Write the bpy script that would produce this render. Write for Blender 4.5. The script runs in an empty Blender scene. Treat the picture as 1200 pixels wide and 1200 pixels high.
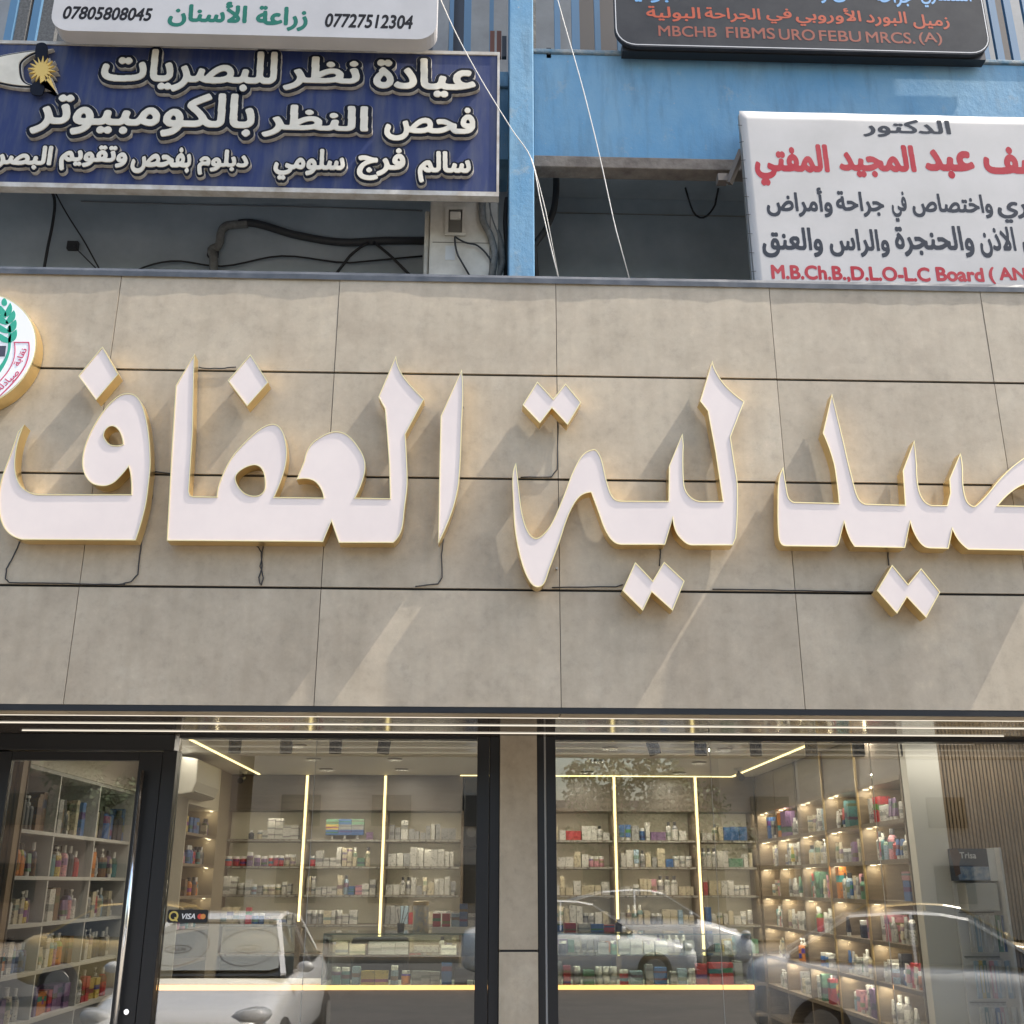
import bpy, bmesh, math, random
import numpy as np
from mathutils import Vector, Matrix
random.seed(7)
R = math.radians
sc = bpy.context.scene
col = sc.collection

# ------------------------------------------------------------------ camera
CAM = np.array([0.0, -5.4, 1.6])
YAW, PITCH, ROLL, FPX = R(1.763), R(18.989), R(-0.107), 1266.6
def _axes():
    fw = np.array([math.sin(YAW)*math.cos(PITCH), math.cos(YAW)*math.cos(PITCH), math.sin(PITCH)])
    r = np.array([math.cos(YAW), -math.sin(YAW), 0.0]); d = np.cross(fw, r)
    c, s = math.cos(ROLL), math.sin(ROLL)
    return np.array([c*r+s*d, -s*r+c*d, fw])
AX = _axes()
cd = bpy.data.cameras.new('camera'); cam = bpy.data.objects.new('camera', cd); col.objects.link(cam)
cam.matrix_world = Matrix(((AX[0][0], -AX[1][0], -AX[2][0], CAM[0]), (AX[0][1], -AX[1][1], -AX[2][1], CAM[1]),
                           (AX[0][2], -AX[1][2], -AX[2][2], CAM[2]), (0, 0, 0, 1)))
cd.sensor_width = 36; cd.lens = FPX/1200*36; cd.clip_end = 2000; cd.clip_start = 0.05
sc.camera = cam
def at(px, py, Y=0.0):
    "point of the vertical plane Y seen at that place of the photograph -> (x, z)"
    d = AX.T @ np.array([(px-600)/FPX, (py-600)/FPX, 1.0]); t = (Y-CAM[1])/d[1]
    p = CAM + t*d
    return float(p[0]), float(p[2])

# ------------------------------------------------------------------ world, sun, exposure
SUN_FROM = Vector((0.53, -0.088, 0.84)).normalized()
w = bpy.data.worlds.new('World'); sc.world = w; w.use_nodes = True
nt = w.node_tree; bg = nt.nodes['Background']; sky = nt.nodes.new('ShaderNodeTexSky')
sky.sky_type = 'NISHITA'; sky.sun_disc = False
sky.sun_elevation = math.asin(SUN_FROM.z); sky.sun_rotation = math.atan2(SUN_FROM.x, SUN_FROM.y)
sky.air_density = 1.3; sky.dust_density = 3.5; sky.ozone_density = 1.0
nt.links.new(sky.outputs[0], bg.inputs[0]); bg.inputs[1].default_value = 0.14
sl = bpy.data.lights.new('sun', 'SUN'); so = bpy.data.objects.new('sun', sl); col.objects.link(so)
sl.energy = 3.5; sl.angle = R(0.5); sl.color = (1.0, 0.94, 0.85)
so.location = (6, -6, 12); so.rotation_euler = SUN_FROM.to_track_quat('Z', 'Y').to_euler()
sc.view_settings.view_transform = 'Standard'; sc.view_settings.look = 'None'
sc.view_settings.gamma = 1; sc.view_settings.use_curve_mapping = False
sc.view_settings.exposure = 1.42
sc.render.engine = 'CYCLES'
sc.cycles.use_denoising = True
sc.cycles.max_bounces = 8; sc.cycles.diffuse_bounces = 3; sc.cycles.glossy_bounces = 4
sc.cycles.transparent_max_bounces = 12; sc.cycles.sample_clamp_indirect = 6

# ------------------------------------------------------------------ materials
MATS = {}
def mat(name, color=(.5,.5,.5), rough=.6, metal=0.0, emit=None, estr=0.0, noise=None, nscale=8.0, ncol=None, bump=0.0,
        bscale=60.0, spec=0.5, streak=None, objcol=False, coat=0.0, namt=0.5, detail=6.0, lo=.35, hi=.65):
    if name in MATS: return MATS[name]
    m = bpy.data.materials.new(name); m.use_nodes = True; MATS[name] = m
    n = m.node_tree.nodes; l = m.node_tree.links; b = n['Principled BSDF']
    b.inputs['Base Color'].default_value = (*color, 1); b.inputs['Roughness'].default_value = rough
    b.inputs['Metallic'].default_value = metal; b.inputs['Specular IOR Level'].default_value = spec
    b.inputs['Coat Weight'].default_value = coat
    tc = n.new('ShaderNodeTexCoord')
    base = None
    if objcol:
        oi = n.new('ShaderNodeObjectInfo'); base = oi.outputs['Color']
    def rgb(c):
        x = n.new('ShaderNodeRGB'); x.outputs[0].default_value = (*c, 1); return x.outputs[0]
    if ncol is not None:
        nz = n.new('ShaderNodeTexNoise'); nz.inputs['Scale'].default_value = nscale; nz.inputs['Detail'].default_value = detail
        nz.inputs['Roughness'].default_value = .62
        mp = n.new('ShaderNodeMapping'); l.new(tc.outputs['Object'], mp.inputs[0]); l.new(mp.outputs[0], nz.inputs['Vector'])
        if streak: mp.inputs['Scale'].default_value = streak
        rp = n.new('ShaderNodeMapRange'); rp.inputs[1].default_value = lo; rp.inputs[2].default_value = hi
        rp.inputs[4].default_value = namt*2; rp.clamp = True
        l.new(nz.outputs['Fac'], rp.inputs[0])
        mx = n.new('ShaderNodeMix'); mx.data_type = 'RGBA'
        l.new(rp.outputs[0], mx.inputs[0]); l.new(base if base else rgb(color), mx.inputs[6]); l.new(rgb(ncol), mx.inputs[7])
        base = mx.outputs[2]
    if base: l.new(base, b.inputs['Base Color'])
    if bump:
        nb = n.new('ShaderNodeTexNoise'); nb.inputs['Scale'].default_value = bscale; nb.inputs['Detail'].default_value = 5
        l.new(tc.outputs['Object'], nb.inputs['Vector'])
        bp = n.new('ShaderNodeBump'); bp.inputs['Strength'].default_value = bump; bp.inputs['Distance'].default_value = .01
        l.new(nb.outputs['Fac'], bp.inputs['Height']); l.new(bp.outputs[0], b.inputs['Normal'])
    if emit:
        b.inputs['Emission Color'].default_value = (*emit, 1); b.inputs['Emission Strength'].default_value = estr
    return m

def stone_mat():
    m = bpy.data.materials.new('stone_slab'); m.use_nodes = True
    n = m.node_tree.nodes; l = m.node_tree.links; b = n['Principled BSDF']
    tc = n.new('ShaderNodeTexCoord'); oi = n.new('ShaderNodeObjectInfo')
    off = n.new('ShaderNodeVectorMath'); off.operation = 'MULTIPLY_ADD'
    cx = n.new('ShaderNodeCombineXYZ')
    mu = n.new('ShaderNodeMath'); mu.operation = 'MULTIPLY'; mu.inputs[1].default_value = 37.0
    l.new(oi.outputs['Random'], mu.inputs[0])
    for i in range(3): l.new(mu.outputs[0], cx.inputs[i])
    ad = n.new('ShaderNodeVectorMath'); ad.operation = 'ADD'
    l.new(tc.outputs['Object'], ad.inputs[0]); l.new(cx.outputs[0], ad.inputs[1])
    def noise(s, d, r):
        x = n.new('ShaderNodeTexNoise'); x.inputs['Scale'].default_value = s; x.inputs['Detail'].default_value = d
        x.inputs['Roughness'].default_value = r; l.new(ad.outputs[0], x.inputs['Vector']); return x.outputs['Fac']
    def ramp(src, stops):
        r = n.new('ShaderNodeValToRGB'); l.new(src, r.inputs[0])
        els = r.color_ramp.elements
        while len(els) < len(stops): els.new(.5)
        for e, (p, c) in zip(els, stops): e.position = p; e.color = (*c, 1)
        return r.outputs[0]
    c1 = ramp(noise(2.2, 8, .68), [(.26, (.330,.270,.195)), (.42, (.388,.321,.235)), (.50, (.412,.343,.253)), (.58, (.428,.358,.265)), (.74, (.490,.418,.320))])
    c2 = ramp(noise(13, 9, .78), [(.34, (.78,.79,.80)), (.46, (.93,.94,.94)), (.58, (1.0,1.0,1.0)), (.72, (1.16,1.15,1.13))])
    mx = n.new('ShaderNodeMix'); mx.data_type = 'RGBA'; mx.blend_type = 'MULTIPLY'; mx.inputs[0].default_value = .85
    l.new(c1, mx.inputs[6]); l.new(c2, mx.inputs[7])
    mpS = n.new('ShaderNodeMapping'); mpS.inputs['Scale'].default_value = (5, 5, .45); l.new(ad.outputs[0], mpS.inputs[0])
    nS = n.new('ShaderNodeTexNoise'); nS.inputs['Scale'].default_value = 3.0; nS.inputs['Detail'].default_value = 7; l.new(mpS.outputs[0], nS.inputs['Vector'])
    c3_ = ramp(nS.outputs['Fac'], [(.36, (.94,.94,.93)), (.56, (1,1,1))])
    mS = n.new('ShaderNodeMix'); mS.data_type = 'RGBA'; mS.blend_type = 'MULTIPLY'; mS.inputs[0].default_value = 1
    l.new(mx.outputs[2], mS.inputs[6]); l.new(c3_, mS.inputs[7]); mx = mS
    # slab to slab tone
    mr = n.new('ShaderNodeMapRange'); mr.inputs[3].default_value = .91; mr.inputs[4].default_value = 1.05
    l.new(oi.outputs['Random'], mr.inputs[0])
    m2 = n.new('ShaderNodeMix'); m2.data_type = 'RGBA'; m2.blend_type = 'MULTIPLY'; m2.inputs[0].default_value = 1
    l.new(mx.outputs[2], m2.inputs[6]); l.new(mr.outputs[0], m2.inputs[7])
    l.new(m2.outputs[2], b.inputs['Base Color']); b.inputs['Roughness'].default_value = .55
    bp = n.new('ShaderNodeBump'); bp.inputs['Strength'].default_value = .12; bp.inputs['Distance'].default_value = .004
    l.new(noise(45, 6, .7), bp.inputs['Height']); l.new(bp.outputs[0], b.inputs['Normal'])
    MATS['stone_slab'] = m; return m
STONE = stone_mat()

def wood_mat(name, c1, c2, rough=.5, axis=(1, 12, 12), sc_=3.0):
    m = bpy.data.materials.new(name); m.use_nodes = True; MATS[name] = m
    n = m.node_tree.nodes; l = m.node_tree.links; b = n['Principled BSDF']
    tc = n.new('ShaderNodeTexCoord'); mp = n.new('ShaderNodeMapping'); mp.inputs['Scale'].default_value = axis
    nz = n.new('ShaderNodeTexNoise'); nz.inputs['Scale'].default_value = sc_; nz.inputs['Detail'].default_value = 8; nz.inputs['Distortion'].default_value = .4
    l.new(tc.outputs['Object'], mp.inputs[0]); l.new(mp.outputs[0], nz.inputs['Vector'])
    r = n.new('ShaderNodeValToRGB'); r.color_ramp.elements[0].position = .35; r.color_ramp.elements[1].position = .68
    r.color_ramp.elements[0].color = (*c1, 1); r.color_ramp.elements[1].color = (*c2, 1)
    l.new(nz.outputs['Fac'], r.inputs[0]); l.new(r.outputs[0], b.inputs['Base Color']); b.inputs['Roughness'].default_value = rough
    return m

def glass_mat(name, tint=(.93,.95,.93), refl=1.0, extra=0.0, rough=0.0):
    m = bpy.data.materials.new(name); m.use_nodes = True; MATS[name] = m
    n = m.node_tree.nodes; l = m.node_tree.links; n.remove(n['Principled BSDF'])
    t = n.new('ShaderNodeBsdfTransparent'); t.inputs[0].default_value = (*tint, 1)
    g = n.new('ShaderNodeBsdfGlossy'); g.inputs['Roughness'].default_value = rough
    lw = n.new('ShaderNodeFresnel'); lw.inputs['IOR'].default_value = 1.5
    mu = n.new('ShaderNodeMath'); mu.operation = 'MULTIPLY_ADD'; mu.use_clamp = True
    mu.inputs[1].default_value = refl; mu.inputs[2].default_value = extra
    mx = n.new('ShaderNodeMixShader')
    l.new(lw.outputs[0], mu.inputs[0]); l.new(mu.outputs[0], mx.inputs[0]); l.new(t.outputs[0], mx.inputs[1]); l.new(g.outputs[0], mx.inputs[2])
    l.new(mx.outputs[0], n['Material Output'].inputs[0])
    return m

def emit_mat(name, c, s):
    m = bpy.data.materials.new(name); m.use_nodes = True; MATS[name] = m
    n = m.node_tree.nodes; n.remove(n['Principled BSDF']); e = n.new('ShaderNodeEmission')
    e.inputs[0].default_value = (*c, 1); e.inputs[1].default_value = s
    m.node_tree.links.new(e.outputs[0], n['Material Output'].inputs[0]); return m

BLACK = mat('black_frame', (.012,.012,.013), .38, spec=.4)
GROOVE = mat('groove_black', (.012,.012,.013), .7)
CAP = mat('dark_cap', (.045,.05,.058), .45, ncol=(.085,.09,.10), nscale=9)
GOLD = mat('gold_mirror', (.90,.69,.34), .30, 1.0)
ACRY = mat('white_acrylic', (.64,.555,.515), .38, ncol=(.59,.51,.48), nscale=3, emit=(1,.93,.90), estr=.02)
WARM = emit_mat('warm_bounce_glow', (1.0,.66,.28), .13)  # emission standing in for sun thrown onto the stone by gold sides
LEDY = emit_mat('yellow_led', (1.0,.80,.36), 1.6)
LEDW = emit_mat('white_led', (1.0,.90,.74), .42)
LEDO = emit_mat('amber_led', (1.0,.52,.17), 1.3)
PUCK = emit_mat('puck_led', (1.0,.86,.58), 1.6)
CREAM = mat('cream_wall', (.50,.465,.385), .7, ncol=(.46,.425,.35), nscale=3)
CEIL = mat('interior_ceiling', (.62,.59,.53), .6)
SHELF = wood_mat('shelf_wood', (.15,.118,.088), (.23,.185,.14), .45, (2, 14, 14))
BROWN = wood_mat('panel_wood', (.125,.105,.088), (.165,.14,.118), .4, (1.2, 1, 14), 2.0)
SLAT = wood_mat('slat_wood', (.22,.15,.085), (.33,.235,.145), .5, (14, 14, 1.0), 3.0)
WHITEB = mat('white_board', (.70,.68,.63), .5)
GLASS = glass_mat('shop_glass', (.87,.87,.84), 3.6, .0)
CGLASS = glass_mat('showcase_glass', (.90,.95,.92), 1.0, .01)
def paint_mat(name, base, faded, grime):
    m = bpy.data.materials.new(name); m.use_nodes = True; MATS[name] = m
    n = m.node_tree.nodes; l = m.node_tree.links; b = n['Principled BSDF']; b.inputs['Roughness'].default_value = .75; b.inputs['Specular IOR Level'].default_value = .25
    tc = n.new('ShaderNodeTexCoord')
    def nz(scale, st, det=7, r=.65):
        mp = n.new('ShaderNodeMapping'); mp.inputs['Scale'].default_value = st; l.new(tc.outputs['Object'], mp.inputs[0])
        x = n.new('ShaderNodeTexNoise'); x.inputs['Scale'].default_value = scale; x.inputs['Detail'].default_value = det; x.inputs['Roughness'].default_value = r
        l.new(mp.outputs[0], x.inputs['Vector']); return x.outputs['Fac']
    def rng_(v, a, c_, top=1.0):
        x = n.new('ShaderNodeMapRange'); x.inputs[1].default_value = a; x.inputs[2].default_value = c_; x.inputs[4].default_value = top; l.new(v, x.inputs[0]); return x.outputs[0]
    def mix(f, a, c_):
        x = n.new('ShaderNodeMix'); x.data_type = 'RGBA'; l.new(f, x.inputs[0])
        for k, v in ((6, a), (7, c_)):
            if isinstance(v, tuple): x.inputs[k].default_value = (*v, 1)
            else: l.new(v, x.inputs[k])
        return x.outputs[2]
    c1 = mix(rng_(nz(1.6, (1,1,.6)), .38, .66, .9), base, faded)
    c2 = mix(rng_(nz(4, (2.6,2.6,.4)), .50, .76, .6), c1, grime)
    c3 = mix(rng_(nz(4, (1.2,1,1), 10, .8), .57, .66, .6), c2, (.27,.33,.36))
    c4 = mix(rng_(nz(24, (1,1,1.6), 8, .75), .645, .665, .8), c3, (.40,.36,.30))
    l.new(c4, b.inputs['Base Color'])
    bp = n.new('ShaderNodeBump'); bp.inputs['Strength'].default_value = .5; bp.inputs['Distance'].default_value = .008
    l.new(nz(22, (1,1,.8), 9, .7), bp.inputs['Height']); l.new(bp.outputs[0], b.inputs['Normal'])
    return m
BLUE = paint_mat('blue_paint', (.115,.265,.42), (.20,.34,.45), (.09,.15,.20))
CONC = mat('raw_concrete', (.22,.19,.16), .9, ncol=(.12,.10,.085), nscale=9, bump=.6, bscale=40)
DWALL = mat('dark_grey_wall', (.31,.365,.405), .8, ncol=(.42,.48,.52), nscale=2.2)
METAL = mat('grey_metal', (.35,.34,.32), .4, .6)
CABLE = mat('black_cable', (.02,.02,.022), .6)
CHROME = mat('chrome', (.8,.8,.8), .15, 1.0)

# ------------------------------------------------------------------ object helpers
LOC = {}
def tag(o, label=None, cat=None, group=None, kind=None):
    if label: o['label'] = label
    if cat: o['category'] = cat
    if group: o['group'] = group
    if kind: o['kind'] = kind
    return o
def thing(name, label, cat, loc=(0,0,0), group=None):
    o = bpy.data.objects.new(name, None); col.objects.link(o); o.location = loc; o.empty_display_size = .1
    LOC[o.name] = Vector(loc)
    return tag(o, label, cat, group)
def origin(p):
    v = Vector((0,0,0))
    while p is not None: v += Vector(p.location); p = p.parent
    return v
class MB:
    def __init__(s): s.v = []; s.f = []; s.mi = []
    def add(s, vs, fs, mi=0):
        k = len(s.v); s.v += [tuple(v) for v in vs]; s.f += [tuple(k+i for i in f) for f in fs]; s.mi += [mi]*len(fs); return s
    def box(s, x0, x1, y0, y1, z0, z1, mi=0):
        x0, x1 = min(x0,x1), max(x0,x1); y0, y1 = min(y0,y1), max(y0,y1); z0, z1 = min(z0,z1), max(z0,z1)
        return s.add([(x0,y0,z0),(x1,y0,z0),(x1,y1,z0),(x0,y1,z0),(x0,y0,z1),(x1,y0,z1),(x1,y1,z1),(x0,y1,z1)],
                     [(0,3,2,1),(4,5,6,7),(0,1,5,4),(1,2,6,5),(2,3,7,6),(3,0,4,7)], mi)
    def obox(s, p, q, wdt, hgt, mi=0):
        "box beam from p to q"
        p, q = Vector(p), Vector(q); d = (q-p).normalized(); a = d.cross(Vector((0,0,1)))
        if a.length < 1e-3: a = Vector((1,0,0))
        a.normalize(); b = a.cross(d)
        vs = [c + a*(i*wdt/2) + b*(j*hgt/2) for c in (p, q) for i, j in ((-1,-1),(1,-1),(1,1),(-1,1))]
        return s.add(vs, [(0,1,2,3),(7,6,5,4),(0,4,5,1),(1,5,6,2),(2,6,7,3),(3,7,4,0)], mi)
    def tube(s, pts, r, n=8, mi=0, rs=None, caps=True):
        pts = [Vector(p) for p in pts]; k = len(s.v); prev = None
        for i, p in enumerate(pts):
            d = (pts[min(i+1, len(pts)-1)] - pts[max(i-1, 0)]).normalized()
            if prev is None:
                a = d.cross(Vector((0,0,1)))
                if a.length < .05: a = d.cross(Vector((1,0,0)))
            else: a = prev - d*prev.dot(d)
            a.normalize(); prev = a; b = d.cross(a); rr = rs[i] if rs else r
            for j in range(n):
                t = 2*math.pi*j/n; s.v.append(tuple(p + a*math.cos(t)*rr + b*math.sin(t)*rr))
        for i in range(len(pts)-1):
            for j in range(n):
                s.f.append((k+i*n+j, k+i*n+(j+1)%n, k+(i+1)*n+(j+1)%n, k+(i+1)*n+j)); s.mi.append(mi)
        if caps:
            s.f.append(tuple(k+j for j in reversed(range(n)))); s.mi.append(mi)
            s.f.append(tuple(k+(len(pts)-1)*n+j for j in range(n))); s.mi.append(mi)
        return s
    def lathe(s, c, prof, n=12, mi=0, axis='z'):
        pts = []
        k = len(s.v)
        for r, h in prof:
            for j in range(n):
                t = 2*math.pi*j/n
                v = (r*math.cos(t), r*math.sin(t), h) if axis == 'z' else ((r*math.cos(t), h, r*math.sin(t)) if axis == 'y' else (h, r*math.cos(t), r*math.sin(t)))
                s.v.append((c[0]+v[0], c[1]+v[1], c[2]+v[2]))
        for i in range(len(prof)-1):
            for j in range(n):
                s.f.append((k+i*n+j, k+i*n+(j+1)%n, k+(i+1)*n+(j+1)%n, k+(i+1)*n+j)); s.mi.append(mi)
        s.f.append(tuple(k+j for j in reversed(range(n)))); s.mi.append(mi)
        s.f.append(tuple(k+(len(prof)-1)*n+j for j in range(n))); s.mi.append(mi)
        return s
    def build(s, name, mats, parent=None, bevel=0.0, smooth=False, loc=None):
        me = bpy.data.meshes.new(name)
        o0 = origin(parent) if parent is not None else Vector(loc or (0,0,0))
        me.from_pydata([(v[0]-o0.x, v[1]-o0.y, v[2]-o0.z) for v in s.v], [], s.f)
        mats = mats if isinstance(mats, (list, tuple)) else [mats]
        for m in mats: me.materials.append(m)
        for p, i in zip(me.polygons, s.mi): p.material_index = i; p.use_smooth = smooth
        bm = bmesh.new(); bm.from_mesh(me); bmesh.ops.recalc_face_normals(bm, faces=bm.faces); bm.to_mesh(me); bm.free()
        o = bpy.data.objects.new(name, me); col.objects.link(o)
        if parent is not None: o.parent = parent
        elif loc: o.location = loc
        if bevel:
            b = o.modifiers.new('bevel', 'BEVEL'); b.width = bevel; b.segments = 2; b.limit_method = 'ANGLE'
        return o
def B(*a, **k): return MB().box(*a, **k)
def struct(name, mb, m, **k): return tag(mb.build(name, m, **k), kind='structure')

# outlines -> solid plates standing on a vertical plane
def smooth_path(pts, seg=6):
    """pts: (x, y, smooth?)"""
    n = len(pts); out = []
    P = [Vector((p[0], p[1])) for p in pts]; S = [len(p) > 2 and p[2] for p in pts]
    for i in range(n):
        a, b = P[i], P[(i+1) % n]
        if not S[i] and not S[(i+1) % n]: out.append(tuple(a)); continue
        L = (b-a).length
        def tan(j):
            if not S[j]: return None
            t = P[(j+1) % n]-P[j-1]; return t.normalized()*L if t.length > 0 else None
        ta, tb = tan(i), tan((i+1) % n)
        if ta is None: ta = (b-a)*2 - tb if tb is not None else (b-a)
        if tb is None: tb = (b-a)*2 - ta
        for k in range(seg):
            t = k/seg
            h = (2*t**3-3*t**2+1, t**3-2*t**2+t, -2*t**3+3*t**2, t**3-t**2)
            q = a*h[0]+ta*h[1]+b*h[2]+tb*h[3]; out.append((q.x, q.y))
    return out
def plate(name, loops, y_front, depth, m, parent, offset=0.0, bevel=0.0, mats2=None):
    """loops: closed polygons of (x, z) in metres; a solid plate from y_front back to y_front+depth"""
    cu = bpy.data.curves.new(name, 'CURVE'); cu.dimensions = '2D'; cu.fill_mode = 'BOTH'
    for lp in loops:
        sp = cu.splines.new('POLY'); sp.points.add(len(lp)-1); sp.use_cyclic_u = True
        for p, (x, z) in zip(sp.points, lp): p.co = (x, z, 0, 1)
    cu.extrude = depth/2; cu.offset = offset; cu.bevel_depth = bevel; cu.bevel_resolution = 1
    o = bpy.data.objects.new(name, cu); col.objects.link(o)
    me = bpy.data.meshes.new_from_object(o.evaluated_get(bpy.context.evaluated_depsgraph_get())) if False else o.to_mesh().copy()
    bpy.data.objects.remove(o); bpy.data.curves.remove(cu)
    o0 = origin(parent)
    yc = y_front+depth/2
    for v in me.vertices:
        x, z, y = v.co; v.co = (x-o0.x, yc-y-o0.y, z-o0.z)   # +local z -> towards the street
    me.flip_normals()
    bm = bmesh.new(); bm.from_mesh(me); bmesh.ops.remove_doubles(bm, verts=bm.verts, dist=1e-5); bmesh.ops.recalc_face_normals(bm, faces=bm.faces); bm.to_mesh(me); bm.free()
    me.materials.clear(); me.materials.append(m)
    for p in me.polygons: p.use_smooth = False; p.material_index = 0
    o = bpy.data.objects.new(name, me); col.objects.link(o); o.parent = parent
    return o

# ------------------------------------------------------------------ lettering: glyph outlines -> bitmap -> clean contours
AR = {'ا':(0xFE8D,),'أ':(0xFE83,),'ة':(0xFE93,),'د':(0xFEA9,),'ذ':(0xFEAB,),'ر':(0xFEAD,),'ز':(0xFEAF,),'و':(0xFEED,),'ى':(0xFEEF,)}
for ch, b_ in zip('بتجحخسشصضطظعغفقكلمنهي', (0xFE8F,0xFE95,0xFE9D,0xFEA1,0xFEA5,0xFEB1,0xFEB5,0xFEB9,0xFEBD,0xFEC1,0xFEC5,0xFEC9,0xFECD,0xFED1,0xFED5,0xFED9,0xFEDD,0xFEE1,0xFEE5,0xFEE9,0xFEF1)):
    AR[ch] = (b_, 1)
def shape(s):
    out = []; i = 0; prev = False
    while i < len(s):
        c = s[i]
        if c == 'ل' and i+1 < len(s) and s[i+1] in 'اأ':
            out.append(chr((0xFEFB if s[i+1] == 'ا' else 0xFEF7)+(1 if prev else 0))); prev = False; i += 2; continue
        if c in AR:
            dual = len(AR[c]) == 2; nxt = i+1 < len(s) and s[i+1] in AR and dual
            out.append(chr(AR[c][0]+((3 if nxt else 1) if prev else (2 if nxt else 0)))); prev = dual and nxt
        else: out.append(c); prev = False
        i += 1
    return ''.join(reversed(out))
def is_ar(s): return any('\u0600' <= c <= '\u06ff' for c in s)
PXM = 100
def text_mask(s, space=1.0, shear=0.0):
    cu = bpy.data.curves.new('t', 'FONT'); cu.body = shape(s) if is_ar(s) else s; cu.size = 1; cu.fill_mode = 'NONE'; cu.resolution_u = 4
    cu.space_character = space; cu.shear = shear
    o = bpy.data.objects.new('t', cu); col.objects.link(o); me = o.to_mesh()
    V = np.array([(v.co.x, v.co.y) for v in me.vertices]); E_ = np.array([e.vertices[:] for e in me.edges])
    o.to_mesh_clear(); bpy.data.objects.remove(o); bpy.data.curves.remove(cu)
    pad = 28; mn = V.min(0); V = (V-mn)*PXM+pad
    H = int(V[:,1].max())+pad+1; W = int(V[:,0].max())+pad+1
    acc = np.zeros((H, W+1), np.int32)
    for a, b in E_:
        x0, y0 = V[a]; x1, y1 = V[b]
        if y0 == y1: continue
        sg = 1 if y1 > y0 else -1
        lo, hi = (y0, y1) if y1 > y0 else (y1, y0)
        for r in range(int(math.ceil(lo-.5)), int(math.ceil(hi-.5))):
            x = x0+(r+.5-y0)*(x1-x0)/(y1-y0); acc[r, min(max(int(math.ceil(x-.5)), 0), W)] += sg
    return (np.cumsum(acc, 1)[:, :W] != 0).astype(float)
def dilate(M, r):
    if r <= 0: return M
    out = M.copy(); k = int(math.ceil(r))
    for dy in range(-k, k+1):
        for dx in range(-k, k+1):
            if dx*dx+dy*dy <= r*r and (dx or dy): out = np.maximum(out, np.roll(np.roll(M, dy, 0), dx, 1))
    return out
def blur(M):
    k = np.array([.06,.24,.40,.24,.06])
    for ax in (0, 1): M = sum(np.roll(M, i-2, ax)*k[i] for i in range(5))
    return M
def contours(F, t=.5):
    nxt = {}
    A = F > t; H, W = F.shape
    code = (A[:-1,:-1]*1+A[:-1,1:]*2+A[1:,1:]*4+A[1:,:-1]*8)
    ys, xs = np.nonzero((code > 0) & (code < 15))
    # edges: 0 bottom(y), 1 right, 2 top, 3 left ; directed with inside on the left
    T = {1:[(3,0)],2:[(0,1)],3:[(3,1)],4:[(1,2)],5:[(3,0),(1,2)],6:[(0,2)],7:[(3,2)],8:[(2,3)],9:[(2,0)],10:[(0,1),(2,3)],11:[(2,1)],12:[(1,3)],13:[(1,0)],14:[(0,3)]}
    pos = {}
    def key(x, y, e): return (x, y, 0) if e == 0 else (x+1, y, 1) if e == 1 else (x, y+1, 0) if e == 2 else (x, y, 1)
    def co(k):
        x, y, d = k
        if d == 0: a, b = F[y,x], F[y,x+1]; return (x+(t-a)/(b-a), y)
        a, b = F[y,x], F[y+1,x]; return (x, y+(t-a)/(b-a))
    for x, y in zip(xs.tolist(), ys.tolist()):
        for a, b in T[int(code[y, x])]: nxt[key(x, y, a)] = key(x, y, b)
    loops = []
    while nxt:
        s0, k = nxt.popitem(); lp = [s0]
        while k != s0 and k in nxt: lp.append(k); k = nxt.pop(k)
        if len(lp) > 6: loops.append([co(k) for k in lp])
    return loops
def simplify(lp, tol=.22):
    P = np.array(lp); n = len(P)
    if n < 8: return lp
    keep = np.zeros(n, bool); i1 = int(np.argmax(((P-P[0])**2).sum(1))); keep[0] = keep[i1] = True
    st = [(0, i1), (i1, n)]
    while st:
        a, b = st.pop()
        if b-a < 2: continue
        A, Bv = P[a], P[b % n]; d = Bv-A; L = math.hypot(*d) or 1e-9
        dist = np.abs((P[a+1:b,0]-A[0])*d[1]-(P[a+1:b,1]-A[1])*d[0])/L; j = int(np.argmax(dist))
        if dist[j] > tol: keep[a+1+j] = True; st += [(a, a+1+j), (a+1+j, b)]
    return [tuple(p) for p in P[keep]]
TXT = {}
def text_loops(s, bold=0.0, extra=(0.0,), space=1.0, shear=0.0):
    k = (s, bold, extra, space, shear)
    if k not in TXT:
        M = text_mask(s, space, shear); base = dilate(M, bold); ys, xs = np.nonzero(base)
        TXT[k] = ([[simplify(l) for l in contours(blur(dilate(base, e)))] for e in extra], (xs.min(), xs.max()+1, ys.min(), ys.max()+1))
    return TXT[k]
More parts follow.
